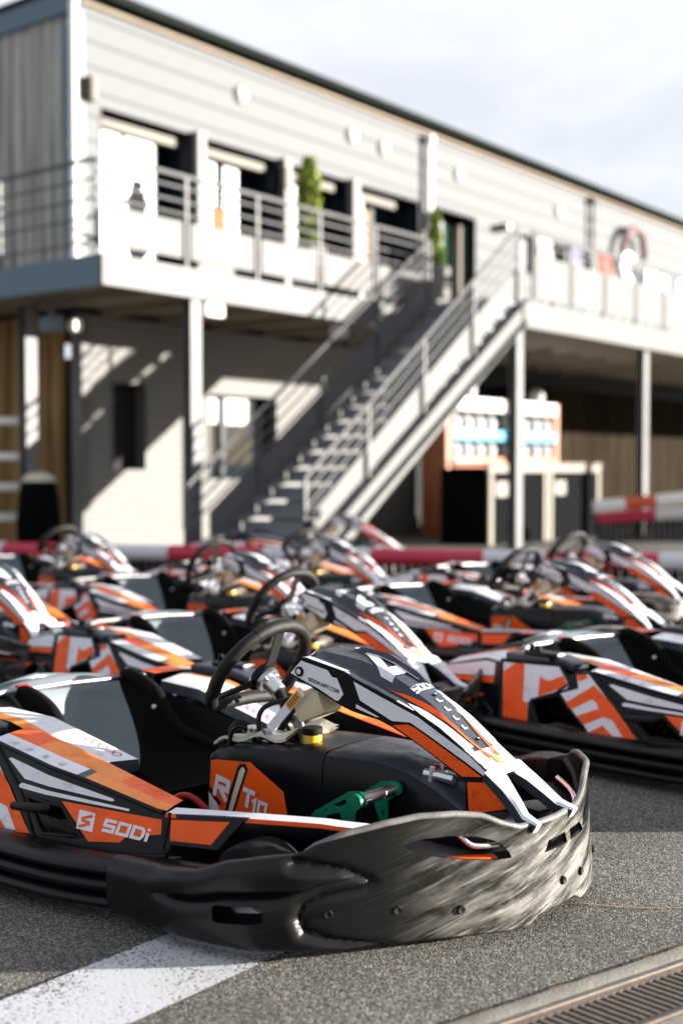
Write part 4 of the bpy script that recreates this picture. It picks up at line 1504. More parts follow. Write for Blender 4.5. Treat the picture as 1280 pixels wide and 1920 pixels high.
# ------------------------------------------------------------------ ground
g = MB('asphalt')
xs_ = [-150, -40, -12, -4, 0, 4, 12, 40, 150]; ys_ = [-60, -10, 0, 4, 10, 25, 60, 200, 500]
g.grid([[V(x, y, 0) for x in xs_] for y in ys_], 'asphalt', flip=False)
tag(g.build('ground'), kind='structure')
pl = MB('road_paint')
dr = V(.63, .777, 0).normalized()
pa = V(-.703, 2.489, .004); pb_ = V(-.412, 2.392, .004)
rows = []
for k in range(9):
    t = -.9 + k * .30
    rows.append([pa + dr * t, pb_ + dr * (t + .02)])
pl.grid(rows, 'road_paint', flip=True)
tag(pl.build('painted_line'), kind='structure')
# drainage channel with its concrete edge
ax = (V(.783, 2.775, 0) - V(.233, 2.399, 0)).normalized()
ay = V(ax.y, -ax.x, 0)                       # towards the camera
o0 = V(.233, 2.399, 0)


def DP(a, b, z=0.0):
    return o0 + ax * a + ay * b + V(0, 0, z)


MD = Matrix(((ax.x, ay.x, 0, o0.x), (ax.y, ay.y, 0, o0.y), (0, 0, 1, 0), (0, 0, 0, 1)))
ke = MB('concrete')
ke.box((.6, .030, -.02), (3.2, .060, .052), 'concrete', None, .002, M=MD)
ke.box((.6, .262, -.02), (3.2, .060, .052), 'concrete', None, .002, M=MD)
tag(ke.build('kerb_strip'), kind='structure')
js = MB('joint_sand')
random.seed(5)
pts = []
for k in range(60):
    a = -.4 + k * .035
    w = .001 + .006 * random.random() * (1 if k % 9 < 6 else .2)
    pts.append((a, w))
js.grid([[DP(a, -w, .0045) for a, w in pts], [DP(a, .0005, .0045) for a, w in pts]], 'joint_sand', flip=True)
# a crack filled with sand crossing the tarmac
cr_ = []
for k in range(24):
    t = k / 23
    cr_.append((.60 + t * .75, 3.06 - .10 * t - .015 * math.sin(t * 9), .0016 + .002 * random.random()))
js.grid([[V(x, y + w, .0042) for x, y, w in cr_], [V(x, y - w, .0042) for x, y, w in cr_]], 'joint_sand', flip=True)
tag(js.build('sand_joint', weld=False), kind='structure')
gr = MB('grate')
base = DP(.45, .146)
def GP(c, s, rot=None, bev=0): gr.box(c, s, 'grate', rot, bev, M=MD)
GP((.6, .0655, .000), (3.2, .006, .020)); GP((.6, .2265, .000), (3.2, .006, .020))
GP((.6, .078, -.001), (3.2, .018, .012)); GP((.6, .214, -.001), (3.2, .018, .012))
for k in range(-26, 70):
    a = k * .0225
    p0 = V(a, .086, -.001); p1 = V(a + .020, .206, -.001)
    gr.bar(p0, p1, .0085, .012, 'grate', M=MD)
for q in (.116, .146, .176):
    GP((.6, q, -.006), (3.2, .004, .008))
gr.box((.6, .146, -.055), (3.2, .165, .01), 'void', M=MD)
go = gr.build('drain_grate', smooth=False)
go.data.transform(Matrix.Translation(-base)); go.location = base
tag(go, 'rusty slotted steel drainage grate set in the tarmac at the lower right corner', 'grate')

# ------------------------------------------------------------------ building; x along the front, y away from the yard
TH = math.atan2(.787, .617)
RB = Matrix.Rotation(TH, 4, 'Z')


def bthing(name, base, label, cat, group=None):
    return empty(name, RB @ Vector(base), TH, label, cat, group)


def bpart(mb, name, parent, base, **k):
    o = mb.build(name, parent, **k)
    o.data.transform(Matrix.Translation(-Vector(base)))
    return o


def bsolo(mb, name, base, label, cat, group=None, **k):
    o = mb.build(name, None, **k)
    o.data.transform(Matrix.Translation(-Vector(base)))
    o.location = RB @ Vector(base); o.rotation_euler = (0, 0, TH)
    return tag(o, label, cat, group)


BX = (9.84, 11.8, 0)
bld = bthing('building', BX, 'two storey white clad building with grey timber end wall and long dark roof edge', 'building')
X1 = 46
zs, zt = 3.3, 5.56
ops = [(10.24, 11.81), (12.0, 13.57), (13.79, 15.19), (15.43, 17.16), (17.6, 18.95)]
fw = MB('cladding')
fw.box(((9.9 + X1) / 2, 11.9, (zt + 6.75) / 2), (X1 - 9.9, .2, 6.75 - zt), 'cladding')
px_ = 9.9
for a, b in ops + [(20.45, 23.5)]:
    fw.box(((px_ + a) / 2, 11.9, (zs + zt) / 2), (a - px_, .2, zt - zs), 'cladding'); px_ = b
fw.box(((px_ + X1) / 2, 11.9, (zs + zt) / 2), (X1 - px_, .2, zt - zs), 'cladding')
fw.box((21.975, 11.9, (zs + 4.84) / 2), (3.05, .2, 4.84 - zs), 'cladding')
bpart(fw, 'upper_wall', bld, BX, smooth=False, weld=False)
lw = MB('cladding_fine')
wins = [(10.36, 10.97, 1.08, 2.18), (12.08, 13.54, .95, 2.12)]
px_ = 9.9
for a, b, z0, z1 in wins:
    lw.box(((px_ + a) / 2, 11.9, 1.64), (a - px_, .2, 2.72), 'cladding_fine')
    lw.box(((a + b) / 2, 11.9, (.28 + z0) / 2), (b - a, .2, z0 - .28), 'cladding_fine')
    lw.box(((a + b) / 2, 11.9, (z1 + 3.0) / 2), (b - a, .2, 3.0 - z1), 'cladding_fine'); px_ = b
lw.box(((px_ + 17.1) / 2, 11.9, 1.64), (17.1 - px_, .2, 2.72), 'cladding_fine')
bpart(lw, 'lower_wall', bld, BX, smooth=False, weld=False)
pn = MB('planter'); pn.box((13.5, 11.86, .14), (7.2, .22, .28), 'planter'); bpart(pn, 'plinth', bld, BX, smooth=False)
ew = MB('wood_grey', 'wood_brown', 'frame_blue', 'frame_white', 'dark_wall')
for k in range(60):
    y = 12.05 + k * .2
    d_ = .012 * ((k * 7) % 3)
    ew.box((9.83 - d_ / 2, y, 4.97), (.06 + d_, .192, 3.3), 'wood_grey')
    ew.box((9.83 - d_ / 2, y + .1, 1.5), (.06 + d_, .192, 2.99), 'wood_brown')
bpart(ew, 'end_wall', bld, BX, smooth=False, weld=False)
tr = MB('frame_blue', 'frame_white')
tr.box((9.80, 11.88, 4.97), (.05, .16, 3.34), 'frame_blue')
tr.box((9.90, 11.785, 4.97), (.12, .03, 3.34), 'frame_white')
tr.box((9.95, 11.785, 1.6), (.14, .03, 2.7), 'panel_grey')
tr.box((9.78, 17, 6.74), (.10, 10.6, .30), 'frame_blue')
bpart(tr, 'corner_trim', bld, BX, smooth=False, weld=False)
rf = MB('roof_dark', 'frame_white')
rf.box(((9.7 + X1) / 2, 11.68, 6.86), (X1 - 9.7, .24, .10), 'roof_dark')
rf.box(((9.9 + X1) / 2, 11.77, 6.765), (X1 - 9.9, .06, .06), 'soffit')
rf.box(((9.7 + X1) / 2, 17.2, 6.90), (X1 - 9.7, 10.8, .06), 'roof_dark')
bpart(rf, 'roof', bld, BX, smooth=False, weld=False)
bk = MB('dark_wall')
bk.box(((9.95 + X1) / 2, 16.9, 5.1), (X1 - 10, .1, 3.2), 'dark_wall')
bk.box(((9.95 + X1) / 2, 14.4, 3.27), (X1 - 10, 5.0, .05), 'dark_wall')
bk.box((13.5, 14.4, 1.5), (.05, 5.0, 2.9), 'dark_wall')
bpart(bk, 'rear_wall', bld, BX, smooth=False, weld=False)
# open ground floor on the right: back wall and its timber part
og = MB('dark_wall', 'wood_shaded')
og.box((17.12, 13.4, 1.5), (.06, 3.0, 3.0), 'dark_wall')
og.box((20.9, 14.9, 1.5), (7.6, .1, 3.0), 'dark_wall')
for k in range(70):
    og.box((24.8 + k * .21, 14.0, 1.5), (.2, .06 + .015 * (k % 3), 3.0), 'wood_shaded')
og.box((24.7, 14.45, 1.5), (.06, .9, 3.0), 'wood_shaded')
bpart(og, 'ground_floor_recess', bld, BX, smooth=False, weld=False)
dd = MB('wood_brown'); dd.box((23.6, 14.83, 1.1), (.9, .05, 2.2), 'wood_brown'); bpart(dd, 'door', bld, BX, smooth=False)
# openings of the upper floor
for n_, (a, b) in enumerate(ops):
    rv = MB('navy', 'glass_dark', 'awning', 'blind_reflection', 'frame_white', 'panel_grey')
    rv.box((b + .02, 12.12, (zs + zt) / 2), (.04, .64, zt - zs), 'navy')
    rv.box((a - .02, 12.12, (zs + zt) / 2), (.04, .64, zt - zs), 'navy')
    rv.box(((a + b) / 2, 12.12, zt + .02), (b - a, .64, .04), 'roof_dark')
    rv.box(((a + b) / 2, 12.42, (zs + zt) / 2), (b - a, .05, zt - zs), 'navy')
    if n_ in (1, 2):
        rv.box(((a + b) / 2, 12.30, 3.85), (b - a, .06, 1.1), 'panel_grey')
    o = bpart(rv, 'window_recess', bld, BX, smooth=False, weld=False)
    aw = MB('awning')
    if n_ != 4:
        ln = {0: .93, 1: .93, 2: .90, 3: .72}[n_]
        aw.box((a + (b - a) * ln / 2, 11.99, 5.44), ((b - a) * ln, .12, .12), 'awning', None, .02)
        bpart(aw, 'blind_box', o, BX)
    gl_ = MB('blind_reflection', 'glass_dark', 'frame_white')
    if n_ == 0:
        for q, w_ in ((10.48, .50), (11.08, .50)):
            gl_.box((q, 12.05, 4.38), (w_, .04, 2.04), 'blind_reflection'); gl_.box((q, 12.065, 4.38), (w_ + .10, .04, 2.16), 'frame_white')
        gl_.box((10.78, 12.01, 4.3), (.03, .04, .18), 'roof_dark')
    elif n_ == 1:
        for q, w_ in ((12.12, .10), (12.40, .32), (12.86, .30)):
            gl_.box((q, 12.10, 4.92), (w_, .04, .98), 'blind_reflection')
        gl_.box((12.62, 12.07, 4.60), (.26, .03, .34), 'wood_brown')
        gl_.box((12.65, 12.28, 4.9), (1.1, .03, 1.05), 'glass_dark')
    elif n_ == 2:
        gl_.box((14.08, 12.08, 4.65), (.40, .04, 1.62), 'blind_reflection'); gl_.box((14.6, 12.28, 4.9), (1.1, .03, 1.0), 'glass_dark')
        gl_.box((14.78, 12.26, 5.2), (.2, .03, .25), 'wood_brown')
    elif n_ == 3:
        gl_.box((15.62, 11.98, 4.40), (.40, .05, 2.15), 'blind_reflection'); gl_.box((16.05, 12.2, 4.6), (.26, .04, 1.4), 'blind_reflection'); gl_.box((16.28, 12.22, 4.7), (.08, .04, 1.5), 'wood_brown')
    else:
        gl_.box((17.95, 12.0, 4.45), (.42, .05, 1.95), 'blind_reflection'); gl_.box((18.45, 12.2, 4.4), (.50, .04, 2.1), 'glass_green'); gl_.box((18.82, 12.1, 4.4), (.16, .2, 2.1), 'beige')
    bpart(gl_, 'glazing', o, BX, smooth=False, weld=False)
rv = MB('navy', 'blind_reflection', 'glass_dark', 'frame_white')
rv.box((21.975, 12.25, 5.2), (3.05, .04, .74), 'glass_dark')
rv.box((20.80, 12.0, 5.18), (.66, .04, .70), 'blind_reflection')
for q in (21.2, 21.85, 22.6, 23.45):
    rv.box((q, 11.95, 5.2), (.08, .10, .72), 'frame_white')
rv.box((22.3, 12.1, 5.0), (2.3, .05, .28), 'chair_grey')
bpart(rv, 'strip_window', bld, BX, smooth=False, weld=False)
for a, b, z0, z1 in wins:
    wd = MB('void', 'glass_dark', 'blind_reflection', 'galv')
    wd.box(((a + b) / 2, 12.05, (z0 + z1) / 2), (b - a + .02, .04, z1 - z0), 'glass_dark' if a > 11 else 'void')
    if a > 11:
        wd.box((a + .22, 12.01, z1 - .22), (.36, .03, .34), 'blind_reflection'); wd.box((a + .80, 12.01, z1 - .22), (.46, .03, .36), 'blind_reflection')
        wd.box((a + .5, 12.0, (z0 + z1) / 2), (.07, .05, z1 - z0), 'navy')
    for q in (a + .015, b - .015):
        wd.box((q, 11.83, (z0 + z1) / 2), (.03, .09, z1 - z0), 'galv')
    bpart(wd, 'window', bld, BX, smooth=False, weld=False)
# rainwater pipes
for x, z0, z1, m_ in ((9.72, 3.3, 6.75, 'lamp_white'), (17.32, 3.3, 6.6, 'lamp_white'), (23.35, 5.6, 6.6, 'galv')):
    dp = MB(m_)
    yy = 11.70
    dp.tube([(x, yy, z0), (x, yy, z1 - .1), (x + .02, yy - .03, z1)], .05 if m_ != 'galv' else .04, 12, m_)
    for q in (z0 + .35, z0 + 1.7, z1 - .35):
        if q < z1: dp.tube([(x, yy, q - .03), (x, yy, q + .03)], .062, 12, m_)
    dp.lathe([(0, .09), (.09, .07), (.10, 0), (.05, -.08)], 14, m_, Matrix.Translation((x, yy, z1 + .02)))
    bpart(dp, 'downpipe', bld, BX)
# wall lamps: things of their own
for k, (x, z, t_) in enumerate(((12.76, 6.31, 'first'), (15.29, 6.28, 'second'), (16.12, 6.25, 'third'), (18.36, 6.25, 'fourth'), (22.02, 6.21, 'fifth'))):
    wl = MB('lamp_white')
    Mx = Matrix.Translation((x, 11.80, z)) @ Matrix.Rotation(R(90), 4, 'X')
    wl.lathe([(.0, .09), (.06, .085), (.095, .065), (.115, .03), (.12, 0)], 20, 'lamp_white', Mx)
    wl.lathe([(.128, .02), (.132, .0)], 20, 'galv', Mx)
    bsolo(wl, 'wall_lamp', (x, 11.8, z), 'round white bulkhead lamp under the roof edge, %s from the left along the upper wall' % t_, 'wall lamp', 'round lamps on the upper wall')
sc_ = MB('dark_wall', 'lamp_white')
sc_.box((19.70, 11.68, 5.52), (.14, .2, .12), 'dark_wall', None, .02); sc_.lathe([(0, .08), (.05, .07), (.06, 0)], 12, 'lamp_white', Matrix.Translation((19.70, 11.60, 5.52)) @ Matrix.Rotation(R(90), 4, 'X'))
bsolo(sc_, 'security_camera', (19.7, 11.8, 5.52), 'small dark security camera on the upper wall above the stair head', 'camera')
for x, z in ((10.02, 5.72), (13.62, 5.30), (17.45, 5.30)):
    lt = MB('awning', 'dark_wall')
    lt.box((x, 11.72, z), (.10, .14, .30), 'awning', None, .02)
    lt.box((x - .07, 11.74, z), (.05, .1, .24), 'dark_wall')
    bsolo(lt, 'wall_light', (x, 11.8, z), {10.02: 'slim cream wall light left of the first upper door', 13.62: 'slim cream wall light between the two upper windows', 17.45: 'slim cream wall light beside the glass door at the stair head'}[x], 'wall light')

# deck with its beams and columns
DX = (8.45, 9.73, 0)
dk = bthing('deck', DX, 'raised steel deck wrapping the upper floor on slim columns', 'deck')
sl = MB('soffit', 'beam', 'frame_blue')
sl.box((11.5, 10.84, 3.17), (6.0, 1.92, .20), 'soffit'); sl.box((9.18, 16.6, 3.17), (1.26, 9.6, .20), 'soffit')
sl.box(((14.5 + X1) / 2, 10.09, 3.17), (X1 - 14.5, 3.42, .20), 'soffit')
bpart(sl, 'deck_floor', dk, DX, smooth=False, weld=False)
bm_ = MB('beam')
bm_.box(((8.45 + 14.5) / 2, 9.77, 3.15), (6.05, .08, .32), 'beam'); bpart(bm_, 'edge_beam', dk, DX, smooth=False)
bm_ = MB('beam')
bm_.box(((14.45 + X1) / 2, 8.27, 3.16), (X1 - 14.45, .08, .34), 'beam'); bpart(bm_, 'edge_beam', dk, DX, smooth=False)
bm_ = MB('frame_blue')
bm_.box((8.49, 15.6, 3.15), (.08, 11.6, .32), 'frame_blue'); bpart(bm_, 'edge_beam', dk, DX, smooth=False)
jb = MB('soffit')
for k in range(14):
    jb.box((9.2 + k * 1.0, 10.8, 3.02), (.08, 1.9, .10), 'soffit')
bpart(jb, 'joist', dk, DX, smooth=False, weld=False)
for x, y in ((9.86, 9.86), (14.52, 8.40), (18.55, 8.40), (23.0, 8.40), (28.0, 8.40), (9.1, 11.8), (8.75, 16.0)):
    cl = MB('galv', 'beam')
    cl.box((x, y - .06, 1.5), (.16, .012, 3.0), 'galv'); cl.box((x, y + .06, 1.5), (.16, .012, 3.0), 'galv'); cl.box((x, y, 1.5), (.012, .11, 2.998), 'galv')
    cl.box((x, y, .01), (.26, .26, .02), 'galv')
    bpart(cl, 'column', dk, DX, smooth=False, weld=False)
uc = MB('frame_white'); uc.box((11.90, 11.74, 4.45), (.15, .10, 2.3), 'frame_white'); bpart(uc, 'post', dk, DX, smooth=False)
uc = MB('frame_white'); uc.box((13.68, 11.74, 4.45), (.15, .10, 2.3), 'frame_white'); bpart(uc, 'post', dk, DX, smooth=False)
uc = MB('frame_white'); uc.box((15.31, 11.74, 4.45), (.16, .10, 2.3), 'frame_white'); bpart(uc, 'post', dk, DX, smooth=False)


def railing(name, a, b, zf, label, posts=1.15, panel=None, bars=(1.0, .87, .72, .58), base=None, extra=None):
    """straight or sloping railing from a to b (building coordinates)"""
    a = Vector(a); b = Vector(b)
    base = base or a
    th_ = bthing(name, base, label, 'railing')
    L_ = (b - a); n_ = max(1, round(Vector((L_.x, L_.y)).length / posts))
    for k in range(n_ + 1):
        p = a + L_ * k / n_
        pm = MB('galv'); pm.box((p.x, p.y, p.z + .49), (.034, .034, 1.0), 'galv'); bpart(pm, 'post', th_, base, smooth=False)
    for i, h in enumerate(bars):
        bb = MB('galv'); o = V(0, 0, h); bb.tube([a + o, b + o], .026 if i == 0 else .014, 8, 'galv')
        bpart(bb, 'handrail' if i == 0 else 'bar', th_, base)
    if panel:
        d = L_.normalized()
        for k in range(n_):
            p = a + L_ * (k + .06) / n_; q = a + L_ * (k + .94) / n_
            z0, z1 = panel
            pm = MB('panel_grey')
            t = V(0, .012, 0) if abs(d.y) < .5 else V(.012, 0, 0)
            c8 = [p + V(0, 0, z0) - t, q + V(0, 0, z0) - t, q + V(0, 0, z1) - t, p + V(0, 0, z1) - t, p + V(0, 0, z0) + t, q + V(0, 0, z0) + t, q + V(0, 0, z1) + t, p + V(0, 0, z1) + t]
            pm.add(c8, [(0, 1, 2, 3), (7, 6, 5, 4), (0, 4, 5, 1), (1, 5, 6, 2), (2, 6, 7, 3), (3, 7, 4, 0)], 'panel_grey')
            bpart(pm, 'infill_panel', th_, base, smooth=False)
    return th_


railing('railing', (8.52, 9.77, 3.31), (14.35, 9.77, 3.31), 3.3, 'grey steel balcony railing with low white infill panels left of the staircase', panel=(.10, .50))
railing('railing', (8.52, 9.90, 3.31), (8.52, 18.0, 3.31), 3.3, 'dark steel balcony railing along the timber end wall', posts=1.6, panel=None, bars=(1.0, .8, .6, .4, .15))
railing('railing', (14.75, 8.27, 3.33), (34, 8.27, 3.33), 3.3, 'long balcony railing of grey panels right of the staircase', posts=1.07, panel=(.08, .66), bars=(.95, .80))

# staircase
SX = (9.95, 8.23, 0)
stc = bthing('staircase', SX, 'straight steel staircase climbing from the yard to the deck', 'staircase')
NS = 17
x0s, x1s = 9.95, 14.45
for k in range(NS):
    x = x0s + (x1s - x0s) * (k + .5) / NS; z = 3.3 * (k + 1) / NS
    sm = MB('tread', 'tread_edge')
    sm.box((x + .02, 8.98, z - .02), ((x1s - x0s) / NS + .03, 1.36, .04), 'tread')
    sm.box((x + .125, 8.98, z + .055), (.012, 1.36, .12), 'tread')
    bpart(sm, 'tread', stc, SX, smooth=False, weld=False)
for y, m_ in ((8.27, 'beam'), (9.69, 'galv')):
    sg_ = MB(m_)
    sl_ = 3.3 / (x1s - x0s)
    A = [(x0s - .05, -.0), (x0s + .33, 0), (x1s + .05, 3.3 - .30), (x1s + .05, 3.36), (x0s - .05, .22)]
    c8 = [V(x, y - .012, z) for x, z in A] + [V(x, y + .012, z) for x, z in A]
    n5 = len(A)
    sg_.add(c8, [tuple(range(n5)), tuple(range(2 * n5 - 1, n5 - 1, -1))] + [((i + 1) % n5, i, i + n5, (i + 1) % n5 + n5) for i in range(n5)], m_)
    for zo, dz in ((0, .10), (1, -.26)):
        p = V(x0s, y - (.05 if y < 9 else -.05), .22 + (.0 if zo == 0 else -.24)); q = V(x1s + .05, y - (.05 if y < 9 else -.05), 3.36 + (0 if zo == 0 else -.30))
        sg_.bar(p, q, .09, .012, m_)
    bpart(sg_, 'stringer', stc, SX, smooth=False, weld=False)
for y, xs0, lb in ((8.27, 9.93, 'near sloping handrail of the staircase with three bars below'), (9.69, 9.62, 'far sloping handrail of the staircase with three bars below')):
    a = V(xs0, y, .02 if y < 9 else -.06); b = V(14.35, y, 3.30)
    railing('stair_rail', a, b, 0, lb, posts=1.13, panel=(.12, .50) if False else None, bars=(.98, .82, .66, .50))
# side sheets under the handrails of the stairs
for y in (8.27, 9.69):
    ss = MB('beam')
    a = V(9.99, y + .03, .25); b = V(14.35, y + .03, 3.38)
    h = V(0, 0, .36)
    ss.add([a, b, b + h, a + h], [(0, 1, 2, 3)], 'beam'); ss.add([a + V(0, .01, 0), b + V(0, .01, 0), b + h + V(0, .01, 0), a + h + V(0, .01, 0)], [(3, 2, 1, 0)], 'beam')
    bpart(ss, 'side_sheet', stc, SX, smooth=False)
dm = MB('mat_red'); dm.box((15.2, 9.0, 3.30), (1.3, 1.3, .05), 'mat_red', None, .01)
bsolo(dm, 'door_mat', (15.2, 9.0, 3.28), 'dark red mat at the head of the stairs', 'mat')

# planted columns on the deck
def leaf_column(base, h0, h1, r0, label, seed):
    th_ = bthing('planted_column', base, label, 'plant')
    rn = random.Random(seed)
    pm = MB('planter'); pm.box((base[0], base[1], base[2] + h0 / 2), (.34, .34, h0), 'planter', None, .015); bpart(pm, 'planter', th_, base)
    tm = MB('bark'); tm.tube([(base[0], base[1], base[2] + h0 - .05), (base[0] + .02, base[1], base[2] + h1 - .1)], [.025, .008], 6, 'bark'); bpart(tm, 'trunk', th_, base)
    lf = MB('leaf', 'leaf_dark')
    for k in range(2600):
        z = h0 + (h1 - h0) * rn.random()
        rr = r0 * (.35 + .65 * math.sin(math.pi * min(1, (z - h0) / (h1 - h0) * .8 + .2)) ** .6) * (.7 + .3 * math.sin(z * 13 + seed) * math.sin(7 * z)) * rn.random() ** .4 * (1.35 if rn.random() < .08 else 1)
        t = rn.random() * 6.283
        c = V(base[0] + rr * math.cos(t), base[1] + rr * math.sin(t), base[2] + z)
        u = V(rn.gauss(0, 1), rn.gauss(0, 1), rn.gauss(0, 1)).normalized(); w = u.cross(V(rn.gauss(0, 1), rn.gauss(0, 1), rn.gauss(0, 1))).normalized()
        s_ = .018 + .014 * rn.random()
        lf.add([c - u * s_ * 1.6, c + w * s_ * .6, c + u * s_ * 1.6, c - w * s_ * .6], [(0, 1, 2, 3)], 'leaf' if rn.random() < .7 else 'leaf_dark')
    bpart(lf, 'foliage', th_, base, smooth=False, weld=False)


leaf_column((12.45, 10.3, 3.3), .72, 1.85, .20, 'slim clipped evergreen in a tall white planter between the upper windows', 3)
leaf_column((15.85, 10.6, 3.3), .90, 1.75, .16, 'slim evergreen in a tall white planter beside the stair head', 7)

# deck furniture seen over the right railing
def chair(base, m_, label):
    th_ = bthing('chair', base, label, 'chair', None)
    x, y, z = base
    s_ = MB(m_); s_.box((x, y, z + .45), (.44, .44, .04), m_, None, .015); bpart(s_, 'seat', th_, base)
    s_ = MB(m_); s_.box((x, y + .20, z + .80), (.44, .04, .62), m_, Matrix.Rotation(R(-8), 3, 'X').to_euler(), .015); bpart(s_, 'backrest', th_, base)
    for dx in (-.19, .19):
        for dy in (-.19, .19):
            s_ = MB('steel_dark'); s_.tube([(x + dx, y + dy, z), (x + dx * .9, y + dy * .9, z + .44)], .014, 6, 'steel_dark'); bpart(s_, 'leg', th_, base)


chair((17.6, 8.9, 3.52), 'chair_blue', 'violet blue chair behind the right balcony railing, left of the big white letters')
chair((18.75, 8.95, 3.50), 'chair_orange', 'bright orange chair behind the right balcony railing under the big white letters')
chair((16.7, 8.95, 3.50), 'chair_grey', 'pale grey chair on the right balcony, nearest to the stair head')
chair((20.2, 9.0, 3.45), 'navy', 'dark navy chair on the right balcony below the last white letters')
tb = MB('chair_grey', 'awning')
tb.lathe([(0, .75), (.42, .75), (.42, .72), (.04, .70), (.035, .04), (.22, .02), (.24, 0)], 24, 'awning', Matrix.Translation((17.2, 9.3, 3.5)))
bsolo(tb, 'round_table', (17.2, 9.3, 3.5), 'small round pale table between the grey and violet chairs on the balcony', 'table')

# big letters on the upper wall
def text_thing(name, txt, size, base, m_, depth, label, cat, offset=.0):
    cu = bpy.data.curves.new(name, 'FONT'); cu.body = txt; cu.size = size; cu.extrude = depth; cu.offset = offset; cu.space_character = 1.05
    o = bpy.data.objects.new(name, cu); SC.collection.objects.link(o)
    dg = bpy.context.evaluated_depsgraph_get(); dg.update()
    me = bpy.data.meshes.new_from_object(o.evaluated_get(dg))
    bpy.data.objects.remove(o)
    me.transform(Matrix.Rotation(R(90), 4, 'X')); me.materials.clear(); me.materials.append(MATS[m_])
    ob = bpy.data.objects.new(name, me); SC.collection.objects.link(ob)
    ob.location = RB @ Vector(base); ob.rotation_euler = (0, 0, TH)
    tag(ob, label, cat)
    return ob


MATS['sign_white'] = mat('sign_white', (.86, .86, .86), .4)
sx = 24.05
for ch, sz, dx, lb in (('S', 1.55, .05, 'large white capital S of the wall sign, first letter from the left'), ('m', 1.75, 1.20, 'large white letter m of the wall sign, after the capital S'), ('a', 1.75, 2.95, 'large white letter a of the wall sign, at the right edge of the photo')):
    text_thing('sign_letter', ch, sz, (sx + dx, 11.5, 4.60 if ch == 'S' else 4.62), 'sign_white', .09, lb, 'sign letter', .03)
lg = MB('logo_pink')
lg.tube(catmull([(24.55, 11.6, 5.75), (24.75, 11.6, 6.15), (25.2, 11.6, 6.32), (25.55, 11.6, 6.15), (25.65, 11.6, 5.70)], 6), .085, 10, 'logo_pink')
bsolo(lg, 'sign_logo', (25.1, 11.6, 5.7), 'pale red arch shaped logo above the large white letters', 'sign')

# under the deck, left
ul = MB('lamp_white', 'galv'); ul.box((10.20, 9.90, 2.91), (.30, .16, .16), 'lamp_white', None, .02); ul.box((10.20, 9.90, 3.0), (.1, .1, .04), 'galv')
bsolo(ul, 'floodlight', (10.2, 9.9, 2.99), 'white box floodlight under the deck beside the left column', 'lamp')
ul = MB('lamp_white', 'galv'); ul.box((12.60, 9.92, 2.90), (.22, .14, .16), 'lamp_white', None, .03); ul.box((12.6, 9.92, 3.0), (.08, .08, .04), 'galv')
bsolo(ul, 'floodlight', (12.6, 9.92, 2.99), 'small pale floodlight under the deck seen behind the stair rails', 'lamp')
sp_ = MB('galv', 'frame_blue', 'lamp_white')
sp_.bar((8.95, 11.3, 2.98), (9.05, 11.1, 2.70), .05, .05, 'galv'); sp_.box((8.93, 11.15, 2.72), (.20, .2, .16), 'frame_blue', None, .02); sp_.lathe([(0, .10), (.075, .09), (.08, 0)], 16, 'lamp_white', Matrix.Translation((9.15, 11.05, 2.72)) @ Matrix.Rotation(R(90), 4, 'X'))
bsolo(sp_, 'spotlight', (9.0, 11.2, 2.98), 'angled spotlight on a bracket under the deck near the timber wall', 'lamp')
# dark bin and shelf unit left
bn = empty('refuse_bin', (-3.50, 14.2, 0), 0, 'tall dark ribbed bin with a pale sack showing at its top beside the wall', 'bin')
b1 = MB('cabinet', 'galv')
b1.lathe([(.0, 0), (.20, 0), (.23, .1), (.245, .45), (.235, .75), (.20, .90), (.19, .96), (.17, .96), (.17, .9)], 28, 'cabinet')
for k in range(10):
    t = k * math.pi / 5
    b1.tube([(.235 * math.cos(t), .235 * math.sin(t), .1), (.25 * math.cos(t), .25 * math.sin(t), .5), (.205 * math.cos(t), .205 * math.sin(t), .9)], .012, 6, 'cabinet')
o = b1.build('bin_body', bn)
b2 = MB('cloth'); b2.lathe([(.20, .95), (.17, 1.0), (.10, 1.05), (.04, 1.04), (0, 1.06)], 20, 'cloth'); b2.build('sack', bn)
bn.scale = (1, 1, 1)
sh = empty('shelf_unit', (-4.15, 14.6, 0), R(20), 'pale metal rack of shelves with white boxes at the left edge', 'shelf')
for dx in (-.5, .45):
    for dy in (-.2, .2):
        s_ = MB('panel_grey'); s_.box((dx, dy, .87), (.05, .05, 1.74), 'panel_grey'); s_.build('post', sh, smooth=False)
for z in (.15, .52, .88, 1.24, 1.66):
    s_ = MB('lamp_white'); s_.box((0, 0, z), (1.0, .45, .09), 'lamp_white', None, .02); s_.build('shelf', sh)

# counters in front of the open ground floor
for k, (xa, xb, lb) in enumerate(((14.95, 16.68, 'black counter cabinet with beige frame, left of the pair before the helmet rack'), (16.70, 18.45, 'black counter cabinet with beige frame, right of the pair before the helmet rack'))):
    cb_ = (xa, 9.1, 0)
    ct = bthing('counter', cb_, lb, 'counter', 'counters under the deck')
    c_ = MB('cabinet'); c_.box(((xa + xb) / 2, 9.50, .55), (xb - xa - .02, .78, 1.10), 'cabinet'); bpart(c_, 'body', ct, cb_, smooth=False)
    c_ = MB('beige')
    c_.box(((xa + xb) / 2, 9.10, 1.09), (xb - xa, .06, .10), 'beige'); c_.box((xa + .07, 9.10, .515), (.10, .06, 1.03), 'beige'); c_.box((xb - .07, 9.10, .515), (.10, .06, 1.03), 'beige')
    bpart(c_, 'frame', ct, cb_, smooth=False, weld=False)
    c_ = MB('beige'); c_.box(((xa + xb) / 2, 9.48, 1.165), (xb - xa, .86, .03), 'beige'); bpart(c_, 'worktop', ct, cb_, smooth=False)
    c_ = MB('lamp_white'); c_.box((xa + .36, 9.075, .80), (.34, .02, .22), 'beige'); bpart(c_, 'notice', ct, cb_, smooth=False)
